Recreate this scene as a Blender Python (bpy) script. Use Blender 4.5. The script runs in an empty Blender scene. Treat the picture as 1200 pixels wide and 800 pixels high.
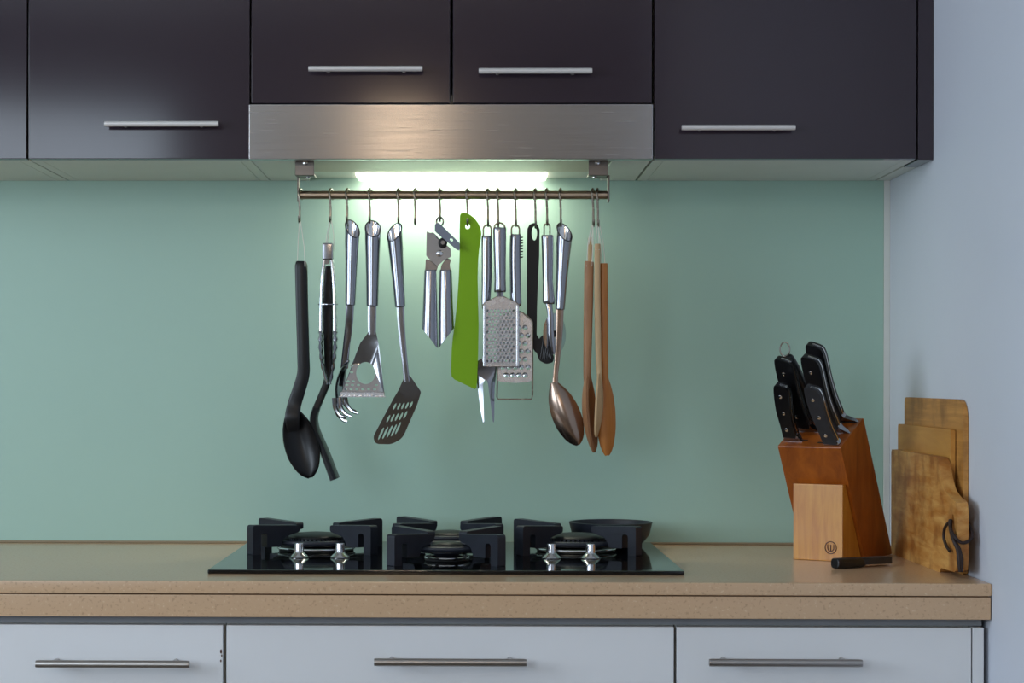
import bpy, bmesh, math, random
from mathutils import Vector, Matrix
random.seed(7)
R = math.radians
S = bpy.context.scene
COL = S.collection

# ---------------------------------------------------------------- camera
DCAM, F = 3.2, 2282.0            # distance to the tiled wall plane (m), focal length (px of a 1200 px frame)
YAW, ROLL = R(0.94), R(0.10)
VPX, VPY = 551.0, 456.0
PCX = VPX - F * math.tan(YAW)
CAM_LOC = Vector((0.0, -DCAM, 1.154))
CAM_ROT = Matrix.Rotation(YAW, 3, 'Z') @ Matrix.Rotation(R(90), 3, 'X') @ Matrix.Rotation(ROLL, 3, 'Z')
cd = bpy.data.cameras.new('camera')
cam = bpy.data.objects.new('camera', cd)
COL.objects.link(cam)
cam.matrix_world = Matrix.Translation(CAM_LOC) @ CAM_ROT.to_4x4()
cd.sensor_width = 36.0
cd.lens = 36.0 * F / 1200.0
cd.shift_x = (600 - PCX) / 1200.0
cd.shift_y = (VPY - 400) / 1200.0
cd.clip_start = 0.05
S.camera = cam

# ---------------------------------------------------------------- world, lights, exposure
w = bpy.data.worlds.new('sky')
S.world = w
w.use_nodes = True
bg = w.node_tree.nodes['Background']
bg.inputs['Color'].default_value = (0.62, 0.80, 1.0, 1)
bg.inputs['Strength'].default_value = 1.0

def area(name, loc, target, sx, sy, power, col, spread=180):
    l = bpy.data.lights.new(name, 'AREA')
    l.shape = 'RECTANGLE'; l.size = sx; l.size_y = sy
    l.energy = power; l.color = col; l.spread = R(spread)
    o = bpy.data.objects.new(name, l)
    COL.objects.link(o)
    o.location = loc
    o.rotation_euler = (Vector(target) - Vector(loc)).to_track_quat('-Z', 'Y').to_euler()
    return o
# daylight through the two windows of the room
area('window_daylight_left', (-2.72, -2.3, 1.62), (0.4, -1.6, 1.4), 1.7, 1.2, 44, (0.76, 0.87, 1.0))
area('window_daylight_front', (-1.7, -4.72, 1.6), (0.3, 0.0, 1.15), 1.1, 1.2, 22, (0.76, 0.88, 1.0))
S.view_settings.view_transform = 'Standard'
S.view_settings.look = 'None'
S.view_settings.exposure = 0.15
S.view_settings.gamma = 1.0
S.view_settings.use_curve_mapping = False

# ---------------------------------------------------------------- coordinates
def P(px, py, d):
    """the point seen at photograph pixel (px,py) on the vertical plane d metres in front of the back wall"""
    v = CAM_ROT @ Vector(((px - PCX) / F, -(py - VPY) / F, -1.0))
    t = (-d - CAM_LOC.y) / v.y
    return CAM_LOC + v * t
def X(px, d): return P(px, VPY, d).x
def Z(py, d, px=551): return P(px, py, d).z
def K(d): return (DCAM - d) / F          # metres per pixel at that plane

# ---------------------------------------------------------------- materials
def lin(h):
    h = h.lstrip('#')
    o = []
    for i in (0, 2, 4):
        c = int(h[i:i+2], 16) / 255
        o.append(c / 12.92 if c <= 0.04045 else ((c + 0.055) / 1.055) ** 2.4)
    return (o[0], o[1], o[2], 1)
def newmat(name):
    m = bpy.data.materials.new(name); m.use_nodes = True
    nt = m.node_tree
    return m, nt, nt.nodes['Principled BSDF']
def setp(b, rough=0.5, metal=0, coat=0, spec=0.5, coat_rough=0.05):
    b.inputs['Roughness'].default_value = rough
    b.inputs['Metallic'].default_value = metal
    b.inputs['Coat Weight'].default_value = coat
    b.inputs['Coat Roughness'].default_value = coat_rough
    b.inputs['Specular IOR Level'].default_value = spec
def plain(name, c, rough=0.5, metal=0, coat=0, spec=0.5, var=0.06, nscale=14, bump=0, bscale=200, stretch=(1,1,1), emit=0):
    m, nt, b = newmat(name)
    setp(b, rough, metal, coat, spec)
    tc = nt.nodes.new('ShaderNodeTexCoord')
    mp = nt.nodes.new('ShaderNodeMapping'); mp.inputs['Scale'].default_value = stretch
    nt.links.new(tc.outputs['Object'], mp.inputs['Vector'])
    n = nt.nodes.new('ShaderNodeTexNoise'); n.inputs['Scale'].default_value = nscale; n.inputs['Detail'].default_value = 4
    nt.links.new(mp.outputs['Vector'], n.inputs['Vector'])
    r = nt.nodes.new('ShaderNodeValToRGB')
    c = lin(c) if isinstance(c, str) else c
    r.color_ramp.elements[0].position = 0.3; r.color_ramp.elements[1].position = 0.7
    r.color_ramp.elements[0].color = [max(0, x * (1 - var)) for x in c[:3]] + [1]
    r.color_ramp.elements[1].color = [min(1, x * (1 + var)) for x in c[:3]] + [1]
    nt.links.new(n.outputs['Fac'], r.inputs['Fac'])
    nt.links.new(r.outputs['Color'], b.inputs['Base Color'])
    if bump:
        n2 = nt.nodes.new('ShaderNodeTexNoise'); n2.inputs['Scale'].default_value = bscale; n2.inputs['Detail'].default_value = 3
        nt.links.new(mp.outputs['Vector'], n2.inputs['Vector'])
        bm_ = nt.nodes.new('ShaderNodeBump'); bm_.inputs['Strength'].default_value = bump; bm_.inputs['Distance'].default_value = 0.002
        nt.links.new(n2.outputs['Fac'], bm_.inputs['Height'])
        nt.links.new(bm_.outputs['Normal'], b.inputs['Normal'])
    if emit:
        b.inputs['Emission Color'].default_value = c
        b.inputs['Emission Strength'].default_value = emit
    return m
def steel(name, c='#b9bbc0', rough=0.25, stretch=(1,1,1), bump=0.0, bscale=120, aniso=0, rot=0):
    m, nt, b = newmat(name)
    setp(b, rough, 1.0)
    if aniso:
        b.inputs['Anisotropic'].default_value = aniso; b.inputs['Anisotropic Rotation'].default_value = rot
        tg = nt.nodes.new('ShaderNodeTangent'); tg.direction_type = 'RADIAL'; tg.axis = 'Z'
        nt.links.new(tg.outputs['Tangent'], b.inputs['Tangent'])
    b.inputs['Base Color'].default_value = lin(c)
    tc = nt.nodes.new('ShaderNodeTexCoord')
    mp = nt.nodes.new('ShaderNodeMapping'); mp.inputs['Scale'].default_value = stretch
    nt.links.new(tc.outputs['Object'], mp.inputs['Vector'])
    n = nt.nodes.new('ShaderNodeTexNoise'); n.inputs['Scale'].default_value = bscale; n.inputs['Detail'].default_value = 3
    nt.links.new(mp.outputs['Vector'], n.inputs['Vector'])
    mr = nt.nodes.new('ShaderNodeMapRange')
    mr.inputs['To Min'].default_value = rough * 0.75; mr.inputs['To Max'].default_value = rough * 1.3
    nt.links.new(n.outputs['Fac'], mr.inputs['Value'])
    nt.links.new(mr.outputs['Result'], b.inputs['Roughness'])
    if bump:
        bp = nt.nodes.new('ShaderNodeBump'); bp.inputs['Strength'].default_value = bump; bp.inputs['Distance'].default_value = 0.001
        nt.links.new(n.outputs['Fac'], bp.inputs['Height'])
        nt.links.new(bp.outputs['Normal'], b.inputs['Normal'])
    return m
def wood(name, c1, c2, stretch, scale=18, rough=0.42, coat=0.1, dark=None, bump=0.08):
    m, nt, b = newmat(name)
    setp(b, rough, 0, coat, 0.4, 0.25)
    tc = nt.nodes.new('ShaderNodeTexCoord')
    mp = nt.nodes.new('ShaderNodeMapping'); mp.inputs['Scale'].default_value = stretch
    nt.links.new(tc.outputs['Object'], mp.inputs['Vector'])
    n = nt.nodes.new('ShaderNodeTexNoise'); n.inputs['Scale'].default_value = scale; n.inputs['Detail'].default_value = 6
    n.inputs['Roughness'].default_value = 0.62; n.inputs['Distortion'].default_value = 0.6
    nt.links.new(mp.outputs['Vector'], n.inputs['Vector'])
    r = nt.nodes.new('ShaderNodeValToRGB')
    r.color_ramp.elements[0].position = 0.33; r.color_ramp.elements[1].position = 0.68
    r.color_ramp.elements[0].color = lin(c1); r.color_ramp.elements[1].color = lin(c2)
    nt.links.new(n.outputs['Fac'], r.inputs['Fac'])
    out = r.outputs['Color']
    if dark:                                   # large worn stains in the wood
        n3 = nt.nodes.new('ShaderNodeTexNoise'); n3.inputs['Scale'].default_value = 22; n3.inputs['Detail'].default_value = 5
        nt.links.new(tc.outputs['Object'], n3.inputs['Vector'])
        r3 = nt.nodes.new('ShaderNodeValToRGB')
        r3.color_ramp.elements[0].position = 0.46; r3.color_ramp.elements[1].position = 0.66
        r3.color_ramp.elements[0].color = (0, 0, 0, 1); r3.color_ramp.elements[1].color = (0.75, 0.75, 0.75, 1)
        nt.links.new(n3.outputs['Fac'], r3.inputs['Fac'])
        mx = nt.nodes.new('ShaderNodeMixRGB'); mx.inputs['Color2'].default_value = lin(dark)
        nt.links.new(r3.outputs['Color'], mx.inputs['Fac']); nt.links.new(out, mx.inputs['Color1'])
        out = mx.outputs['Color']
    nt.links.new(out, b.inputs['Base Color'])
    bp = nt.nodes.new('ShaderNodeBump'); bp.inputs['Strength'].default_value = bump; bp.inputs['Distance'].default_value = 0.002
    nt.links.new(n.outputs['Fac'], bp.inputs['Height']); nt.links.new(bp.outputs['Normal'], b.inputs['Normal'])
    return m
def stone(name, c, fleck_d, fleck_l):
    m, nt, b = newmat(name)
    setp(b, 0.24, 0, 0.0, 0.55)
    tc = nt.nodes.new('ShaderNodeTexCoord')
    n = nt.nodes.new('ShaderNodeTexNoise'); n.inputs['Scale'].default_value = 260; n.inputs['Detail'].default_value = 2
    nt.links.new(tc.outputs['Object'], n.inputs['Vector'])
    r = nt.nodes.new('ShaderNodeValToRGB')
    e = r.color_ramp.elements
    e[0].position = 0.30; e[0].color = lin(fleck_d)
    e[1].position = 0.74; e[1].color = lin(fleck_l)
    k = r.color_ramp.elements.new(0.40); k.color = lin(c)
    k = r.color_ramp.elements.new(0.64); k.color = lin(c)
    nt.links.new(n.outputs['Fac'], r.inputs['Fac'])
    nt.links.new(r.outputs['Color'], b.inputs['Base Color'])
    return m

M = {}
M['wall'] = plain('painted_wall', '#ccd1db', 0.6, var=0.02, nscale=3, bump=0.05, bscale=90)
M['far_wall'] = plain('taupe_wall', '#99928a', 0.6, var=0.02, nscale=3)
M['ceiling'] = plain('ceiling_paint', '#e6e6e2', 0.7, var=0.01)
M['floor'] = plain('floor_tile', '#6a5a48', 0.35, var=0.08, nscale=6)
M['glass_green'] = plain('back_painted_green_glass', '#a3c2b3', 0.38, coat=0.0, spec=0.35, var=0.015, nscale=3)
M['seal'] = plain('silicone', '#d5d8d2', 0.5, var=0.02)
M['seal_dark'] = plain('joint_filler', '#8d7d62', 0.6, var=0.05)
M['lacquer'] = plain('aubergine_lacquer', '#30272f', 0.11, spec=0.45, var=0.04, nscale=5)
M['carcass'] = plain('white_melamine', '#d8d9d2', 0.45, var=0.02)
M['drawer'] = plain('white_laminate', '#d8d9da', 0.32, var=0.02, nscale=4)
M['shadow_gap'] = plain('grey_profile', '#85888c', 0.45, var=0.04)
M['stone'] = stone('beige_quartz', '#c3a280', '#b09170', '#ceb292')
M['handle_light'] = plain('satin_aluminium', '#d2cecb', 0.42, metal=0.35, var=.02)
M['handle_dark'] = steel('brushed_nickel', '#a9a5a2', 0.32, (4, 300, 300), 0.02, 8)
M['hood'] = steel('brushed_hood_steel', '#b2b0b0', 0.24, (0.6, 40, 40), 0.02, 20, .92, .25)
M['hood_inner'] = plain('hood_underside_paint', '#c4b49e', 0.4, var=0.03)
M['rail'] = steel('rail_steel', '#b5a491', 0.3)
M['hook'] = steel('hook_steel', '#a5a298', 0.25)
M['bracket'] = steel('bracket_steel', '#77706a', 0.38)
M['steel'] = steel('satin_steel', '#94959b', 0.18, (60, 60, 3), 0.02, 12)
M['polished'] = steel('polished_steel', '#98999d', 0.12)
M['bowl_steel'] = steel('reflection_tinted_steel', '#9c8778', 0.22)  # brown reflection of the surroundings put into the base colour
M['grater'] = steel('grater_steel', '#cccdd1', 0.26)
M['black'] = plain('black_nylon', '#0c0c0e', 0.34, spec=0.35, var=0.1)
M['iron'] = plain('black_enamelled_iron', '#191d27', 0.42, spec=0.5, var=0.15, nscale=60, bump=0.05, bscale=400)
M['cap'] = plain('burner_cap_enamel', '#141415', 0.45, spec=0.4, var=0.1, nscale=60)
M['hob_glass'] = plain('black_hob_glass', '#040506', 0.05, spec=0.5, var=0.0)
M['rim'] = steel('dark_steel_rim', '#55565a', 0.25)
M['chrome'] = steel('chrome', '#d6d6d8', 0.14)
M['green'] = plain('lime_silicone', '#7aa604', 0.5, spec=0.3, var=0.03)
M['string'] = plain('cotton_string', '#d9d8cc', 0.8, var=0.05)
M['block'] = wood('stained_knife_block', '#7d3c10', '#a85a1a', (1.2, 1.2, 0.35), 30, 0.34, 0.3)
M['block_front'] = wood('honey_beech', '#b57120', '#d09438', (3.0, 3.0, 0.3), 26, 0.36, 0.3)
M['burnt'] = plain('burnt_mark', '#4a220c', 0.6, var=0.05)
M['pom'] = plain('black_knife_handle', '#0d0d10', 0.3, spec=0.45, var=0.1)
M['pom_worn'] = plain('greyed_knife_handle', '#2b2b2e', 0.45, spec=0.35, var=0.15, nscale=60)
M['board_a'] = wood('worn_board_wood', '#b1712c', '#d3a25c', (0.5, 1.5, 3.0), 26, 0.5, 0.05, '#8a4f1c')
M['board_b'] = wood('pale_board_wood', '#b37c36', '#c99346', (0.3, 1.5, 2.4), 16, 0.5, 0.05)
M['board_edge'] = wood('board_end_grain', '#8e521d', '#a76526', (2, 2, 0.6), 26, 0.5, 0.05)
M['board_c'] = wood('streaked_board_wood', '#9f6a2c', '#c78f49', (0.2, 1.5, 5.0), 20, 0.5, 0.05, '#7c5126')
M['leather'] = plain('dark_leather', '#24100a', 0.6, var=0.15)
M['spoon_brown'] = wood('brown_spoon_wood', '#8d6242', '#a3754f', (4, 4, 0.5), 30, 0.5, 0.0)
M['spoon_pale'] = wood('pale_spoon_wood', '#b3936a', '#c4a57c', (4, 4, 0.5), 30, 0.55, 0.0)
M['spoon_orange'] = wood('orange_spoon_wood', '#a8672c', '#bf7d3c', (4, 4, 0.4), 30, 0.45, 0.1)
M['lamp'] = plain('lamp_lens', (1.0, 0.95, 0.80, 1), 0.4, var=0.0, emit=5.0)
M['warm_lamp'] = plain('warm_lamp_glass', (1.0, 0.70, 0.42, 1), 0.4, var=0.0, emit=7.0)
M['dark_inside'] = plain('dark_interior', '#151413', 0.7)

# ---------------------------------------------------------------- mesh helpers
def new(): return bmesh.new()
def origin_of(parent):
    v = Vector((0, 0, 0))
    while parent is not None:
        v += parent.location; parent = parent.parent
    return v
def build(name, bm, mat, parent=None, loc=None, angle=35, local=False):
    """link bm (built in room coordinates) as one mesh object"""
    bmesh.ops.recalc_face_normals(bm, faces=bm.faces[:])
    me = bpy.data.meshes.new(name)
    o = bpy.data.objects.new(name, me)
    if not local:
        if parent is not None:
            off = origin_of(parent)
        else:
            if loc is None:
                c = [v.co for v in bm.verts]
                loc = Vector(((min(v.x for v in c) + max(v.x for v in c)) / 2,
                              (min(v.y for v in c) + max(v.y for v in c)) / 2, min(v.z for v in c)))
            off = Vector(loc); o.location = off
        bmesh.ops.translate(bm, verts=bm.verts[:], vec=-off)
    bm.to_mesh(me); bm.free()
    for p in me.polygons: p.use_smooth = True
    me.set_sharp_from_angle(angle=R(angle))
    me.materials.append(mat)
    wn = o.modifiers.new('even_shading', 'WEIGHTED_NORMAL'); wn.keep_sharp = True; wn.weight = 50
    COL.objects.link(o)
    if parent is not None: o.parent = parent
    return o
def tag(o, label=None, cat=None, group=None, kind=None):
    if label: o['label'] = label
    if cat: o['category'] = cat
    if group: o['group'] = group
    if kind: o['kind'] = kind
    return o
def thing(name, label, cat, loc, group=None, rotz=0):
    o = bpy.data.objects.new(name, None)
    o.empty_display_size = 0.02
    COL.objects.link(o)
    o.location = loc; o.rotation_euler = (0, 0, rotz)
    return tag(o, label, cat, group)
def struct(name, bm, mat, parent=None):
    o = build(name, bm, mat, parent)
    if parent is None: o['kind'] = 'structure'
    return o
def box(bm, x0, x1, y0, y1, z0, z1, bev=0.0, seg=2):
    r = bmesh.ops.create_cube(bm, size=1.0)
    vs = r['verts']
    for v in vs:
        v.co = Vector((x0 + (v.co.x + .5) * (x1 - x0), y0 + (v.co.y + .5) * (y1 - y0), z0 + (v.co.z + .5) * (z1 - z0)))
    if bev > 0:
        es = list({e for v in vs for e in v.link_edges})
        bmesh.ops.bevel(bm, geom=es, offset=bev, segments=seg, affect='EDGES', profile=0.5)
    return bm
def loft(bm, rings, cap0=True, cap1=True, closed=False):
    vr = [[bm.verts.new(p) for p in ring] for ring in rings]
    n = len(vr[0])
    m = len(vr)
    for i in range(m if closed else m - 1):
        a, b = vr[i], vr[(i + 1) % m]
        for j in range(n):
            k = (j + 1) % n
            bm.faces.new((a[j], a[k], b[k], b[j]))
    if not closed:
        if cap0: bm.faces.new(vr[0][::-1])
        if cap1: bm.faces.new(vr[-1])
    return bm
def smooth(pts, n=6):
    pts = [Vector(p) for p in pts]
    out = []
    for i in range(len(pts) - 1):
        p0 = pts[max(i - 1, 0)]; p1 = pts[i]; p2 = pts[i + 1]; p3 = pts[min(i + 2, len(pts) - 1)]
        for k in range(n):
            t = k / n
            out.append(0.5 * ((2 * p1) + (p2 - p0) * t + (2 * p0 - 5 * p1 + 4 * p2 - p3) * t * t + (3 * p1 - p0 - 3 * p2 + p3) * t ** 3))
    out.append(pts[-1])
    return out
def lerp_list(vals, n):
    out = []
    for i in range(n):
        t = i / (n - 1) * (len(vals) - 1)
        a = min(int(t), len(vals) - 2)
        out.append(vals[a] + (vals[a + 1] - vals[a]) * (t - a))
    return out
def tube(bm, pts, r, seg=10, r2=None, ref=(0, 1, 0), closed=False, power=2.0):
    """sweep; r is the half width across (perpendicular to ref), r2 the half width along ref"""
    pts = [Vector(p) for p in pts]
    n = len(pts)
    rs = lerp_list(list(r), n) if hasattr(r, '__len__') else [r] * n
    if r2 is None: r2s = rs
    else: r2s = lerp_list(list(r2), n) if hasattr(r2, '__len__') else [r2] * n
    rings = []
    for i in range(n):
        if closed: t = pts[(i + 1) % n] - pts[i - 1]
        else: t = pts[min(i + 1, n - 1)] - pts[max(i - 1, 0)]
        t.normalize()
        rf = Vector(ref)
        s = t.cross(rf)
        if s.length < 1e-4: s = t.cross(Vector((1, 0, 0)))
        s.normalize()
        u = s.cross(t).normalized()
        ring = []
        for k in range(seg):
            a = 2 * math.pi * (k + .5) / seg
            c, sn = math.cos(a), math.sin(a)
            if power != 2.0:
                c = math.copysign(abs(c) ** (2 / power), c); sn = math.copysign(abs(sn) ** (2 / power), sn)
            ring.append(pts[i] + s * (rs[i] * c) + u * (r2s[i] * sn))
        rings.append(ring)
    return loft(bm, rings, closed=closed)
def lathe(bm, prof, center, seg=28, axis=None):
    """prof: (radius, height) pairs round a vertical axis (or axis: 3x3 matrix)"""
    c = Vector(center)
    rings = []
    for r_, h in prof:
        ring = []
        for k in range(seg):
            a = 2 * math.pi * k / seg
            v = Vector((r_ * math.cos(a), r_ * math.sin(a), h))
            if axis is not None: v = axis @ v
            ring.append(c + v)
        rings.append(ring)
    return loft(bm, rings)
def plate(bm, outline, holes, f, th):
    """flat sheet with real holes: 2D loops mapped by f(u, v, w); w runs 0..th"""
    t = bmesh.new()
    loops, edges, idx = [], [], 0
    for lp in [outline] + list(holes):
        vs = [t.verts.new((p[0], p[1], 0)) for p in lp]
        for i in range(len(vs)): edges.append(t.edges.new((vs[i], vs[(i + 1) % len(vs)])))
        loops.append(list(range(idx, idx + len(vs)))); idx += len(vs)
    t.verts.index_update()
    bmesh.ops.triangle_fill(t, use_beauty=True, use_dissolve=False, edges=edges, normal=(0, 0, 1))
    t.verts.index_update()
    co = [(v.co.x, v.co.y) for v in t.verts]
    tris = [[v.index for v in fc.verts] for fc in t.faces]
    t.free()
    a = [bm.verts.new(f(u, v, 0)) for u, v in co]
    b = [bm.verts.new(f(u, v, th)) for u, v in co]
    for tr in tris:
        bm.faces.new([a[i] for i in tr]); bm.faces.new([b[i] for i in reversed(tr)])
    for lp in loops:
        for i in range(len(lp)):
            i0, i1 = lp[i], lp[(i + 1) % len(lp)]
            bm.faces.new((a[i0], a[i1], b[i1], b[i0]))
    return bm
def circ(cx, cy, r, n=12, ry=None, rot=0):
    ry = ry or r
    o = []
    for k in range(n):
        a = 2 * math.pi * k / n
        x, y = r * math.cos(a), ry * math.sin(a)
        o.append((cx + x * math.cos(rot) - y * math.sin(rot), cy + x * math.sin(rot) + y * math.cos(rot)))
    return o
def rounded(pts, rad, n=4):
    """round the corners of a 2D outline; rad a number or one per corner"""
    out = []
    m = len(pts)
    for i in range(m):
        p = Vector(pts[i]); a = Vector(pts[i - 1]); b = Vector(pts[(i + 1) % m])
        r_ = rad[i] if hasattr(rad, '__len__') else rad
        if r_ <= 0: out.append(tuple(p)); continue
        la, lb = (a - p).length, (b - p).length
        q = min(r_, la * .49, lb * .49)
        s = p + (a - p) * (q / la); e = p + (b - p) * (q / lb)
        for k in range(n + 1):
            t = k / n
            out.append(tuple((1 - t) ** 2 * s + 2 * t * (1 - t) * p + t * t * e))
    return out
def shell(bm, grid, th):
    """solid sheet of thickness th through a grid of points"""
    nr, nc = len(grid), len(grid[0])
    top, bot = [], []
    for i in range(nr):
        ta, tb = [], []
        for j in range(nc):
            du = grid[min(i + 1, nr - 1)][j] - grid[max(i - 1, 0)][j]
            dv = grid[i][min(j + 1, nc - 1)] - grid[i][max(j - 1, 0)]
            n = du.cross(dv)
            if n.length < 1e-12: n = Vector((0, -1, 0))
            n.normalize()
            ta.append(bm.verts.new(grid[i][j] + n * th / 2)); tb.append(bm.verts.new(grid[i][j] - n * th / 2))
        top.append(ta); bot.append(tb)
    for i in range(nr - 1):
        for j in range(nc - 1):
            bm.faces.new((top[i][j], top[i][j + 1], top[i + 1][j + 1], top[i + 1][j]))
            bm.faces.new((bot[i][j], bot[i + 1][j], bot[i + 1][j + 1], bot[i][j + 1]))
    rim = [(0, j) for j in range(nc)] + [(i, nc - 1) for i in range(1, nr)] + [(nr - 1, j) for j in range(nc - 2, -1, -1)] + [(i, 0) for i in range(nr - 2, 0, -1)]
    for k in range(len(rim)):
        a, b = rim[k], rim[(k + 1) % len(rim)]
        bm.faces.new((top[a[0]][a[1]], bot[a[0]][a[1]], bot[b[0]][b[1]], top[b[0]][b[1]]))
    return bm
def interp(tab, u):
    for (a, va), (b, vb) in zip(tab, tab[1:]):
        if u <= b: return va + (vb - va) * (u - a) / (b - a)
    return tab[-1][1]
OVAL = [(0, .22), (.06, .38), (.14, .6), (.26, .82), (.4, .96), (.54, 1.0), (.68, .95), (.8, .8), (.89, .62), (.95, .42), (.985, .22), (1, .1)]
def bowl(bm, p0, p1, side, nrm, half, depth, th, prof=OVAL, nu=18, nv=10, lift=0.0):
    """spoon bowl from p0 (neck) to p1 (tip); hollow on the +nrm side"""
    p0, p1, side, nrm = Vector(p0), Vector(p1), Vector(side).normalized(), Vector(nrm).normalized()
    g = []
    for i in range(nu + 1):
        u = i / nu
        u = 0.5 - 0.5 * math.cos(math.pi * u) if 0 < i < nu else u
        wd = half * interp(prof, u)
        row = []
        for j in range(nv + 1):
            v = -1 + 2 * j / nv
            dd = depth * (max(0, math.sin(math.pi * min(max(u * .94 + .03, 0), 1))) ** .7) * (1 - v * v)
            row.append(p0.lerp(p1, u) + side * (wd * v) - nrm * dd + nrm * lift * u * u)
        g.append(row)
    return shell(bm, g, th)
def torus(bm, c, Rr, r, seg=32, sides=8, M3=None, sq=1.0):
    c = Vector(c)
    rings = []
    for i in range(seg):
        a = 2 * math.pi * i / seg
        ring = []
        for k in range(sides):
            b = 2 * math.pi * k / sides
            v = Vector(((Rr + r * math.cos(b)) * math.cos(a), (Rr + r * math.cos(b)) * math.sin(a) * sq, r * math.sin(b)))
            if M3 is not None: v = M3 @ v
            ring.append(c + v)
        rings.append(ring)
    return loft(bm, rings, closed=True)
EY = Vector((0, -1, 0))          # towards the viewer's side of the room
EX = Vector((1, 0, 0)); EZ = Vector((0, 0, 1))

# ================================================================ THE ROOM
CT = 0.9                          # worktop height
WR = 0.687                        # right wall
XL, YF, ZC = -2.8, -4.8, 2.55
b = new(); box(b, XL - .1, WR + .1, YF - .1, .11, -0.1, 0); struct('floor', b, M['floor'])
b = new(); box(b, XL - .1, WR + .1, YF - .1, .11, ZC, ZC + .1); struct('ceiling', b, M['ceiling'])
b = new(); box(b, XL - .1, WR + .1, .008, .11, 0, ZC); struct('wall_back', b, M['wall'])
b = new(); box(b, WR, WR + .1, YF, .008, 0, ZC); struct('wall_right', b, M['wall'])
b = new()                                         # left wall with a window opening
box(b, XL - .1, XL, YF, .008, 0, .95); box(b, XL - .1, XL, YF, .008, 2.28, ZC)
box(b, XL - .1, XL, YF, -3.2, .95, 2.28); box(b, XL - .1, XL, -1.4, .008, .95, 2.28)
struct('wall_left', b, M['wall'])
b = new()                                         # front wall (behind the viewer) with a window opening
box(b, XL, WR, YF - .1, YF, 0, .95); box(b, XL, WR, YF - .1, YF, 2.28, ZC)
box(b, XL, -2.3, YF - .1, YF, .95, 2.28); box(b, -1.1, WR, YF - .1, YF, .95, 2.28)
struct('wall_front', b, M['far_wall'])
def window(name, horizontal, a0, a1, at):
    f = new()
    for (u0, u1, z0, z1) in ((a0, a1, .95, 1.0), (a0, a1, 2.23, 2.28), (a0, a0 + .05, 1.0, 2.23), (a1 - .05, a1, 1.0, 2.23), ((a0 + a1) / 2 - .025, (a0 + a1) / 2 + .025, 1.0, 2.23)):
        if horizontal: box(f, u0, u1, at - .03, at + .03, z0, z1, .004)
        else: box(f, at - .03, at + .03, u0, u1, z0, z1, .004)
    return struct(name, f, M['carcass'])
window('window_1', False, -3.2, -1.4, XL - .05)
window('window_2', True, -2.3, -1.1, YF - .05)

# green glass splashback and its seals
b = new(); box(b, XL, X(1035.5, 0), 0.0, .0078, CT, P(551, 209, 0).z + .02, .0008, 1)
sb = build('splashback', b, M['glass_green'])
tag(sb, 'pale mint green back-painted glass splashback between worktop and wall cabinets', 'splashback')
b = new(); box(b, X(1035.5, 0), WR, -.001, .008, CT, P(551, 209, 0).z + .02, .0006, 1); struct('trim_1', b, M['seal'])
b = new(); box(b, XL, X(1036, 0), -.0035, -.0002, CT, CT + .004, .001, 1); struct('trim_2', b, M['seal_dark'])

# ================================================================ WALL CABINETS AND HOOD
DF = .299                                        # front of the doors
UB = Z(186.5, DF)                                # underside of the wall cabinets
ZT = UB + .70
def bar_handle(px0, px1, py, d, mat, parent, r=.0036, post=.02, inset=.028, flat=1.0):
    b = new()
    c0, c1 = P(px0, py, d + post), P(px1, py, d + post)
    c1.z = c0.z = (c0.z + c1.z) / 2
    tube(b, [c0, c0 + (c1 - c0) * .02, c1 - (c1 - c0) * .02, c1], [r * .93, r, r, r * .93], 16, ref=(0, 1, 0))
    for xx in (c0.x + inset, c1.x - inset):
        tube(b, [(xx, -d + .001, c0.z), (xx, -d - post, c0.z)], r * .75, 10, ref=(0, 0, 1))
    return build('handle', b, mat, parent)
def wall_cabinet(label, x0, x1, doors, z0=None):
    z0 = z0 or UB
    t = thing('wall_cabinet', label, 'cabinet', ((x0 + x1) / 2, 0, z0), 'aubergine wall cabinets')
    b = new()
    g = .0012
    box(b, x0 + g, x0 + .017, -DF + .020, -.0005, z0, ZT, .0006, 1)
    box(b, x1 - .017, x1 - g, -DF + .020, -.0005, z0, ZT, .0006, 1)
    box(b, x0 + .0175, x1 - .0175, -DF + .020, -.0005, z0, z0 + .016, .0006, 1)
    box(b, x0 + .0175, x1 - .0175, -DF + .020, -.0005, ZT - .016, ZT)
    box(b, x0 + .0175, x1 - .0175, -.006, -.0005, z0 + .0165, ZT - .0165)
    build('carcass', b, M['carcass'], t)
    for (a0, a1, hp) in doors:
        b = new(); box(b, a0, a1, -DF, -DF + .0185, z0 + .0005, ZT, .0012)
        dr = build('door', b, M['lacquer'], t)
        if hp: bar_handle(hp[0], hp[1], hp[2], DF, M['handle_light'], dr, .0042)
    return t
xa, xb = X(-230, DF), X(31, DF)
wall_cabinet('dark aubergine wall cabinet cut off by the left edge of the photo', xa, X(31.8, DF), [(xa, X(30.8, DF), None)])
wall_cabinet('dark aubergine wall cabinet with one bar handle, left of the steel hood', X(32, DF), X(292.7, DF), [(X(32.8, DF), X(291.8, DF), (122.5, 256, 145))])
HZ = Z(121.3, DF)
wall_cabinet('short dark aubergine wall cabinet with two doors above the steel hood', X(293.2, DF), X(764.8, DF),
             [(X(294, DF), X(526.8, DF), (361.5, 495, 80.5)), (X(530, DF), X(763.3, DF), (561, 694, 83))], HZ)
wall_cabinet('dark aubergine wall cabinet with one bar handle, right of the steel hood', X(765.4, DF), X(1074.6, DF), [(X(766.2, DF), X(1073.6, DF), (799, 932, 149.5))])
b = new(); box(b, X(1075.6, DF), WR - .0005, -DF - .0, -DF + .10, UB - .001, ZT, .0008, 1)
tag(build('filler_strip', b, M['lacquer']), 'narrow dark filler strip between right wall cabinet and white wall', 'panel')
b = new(); box(b, X(1075.6, DF), WR - .0005, -DF + .101, -.0005, UB, UB + .016, .0008, 1)
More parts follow.
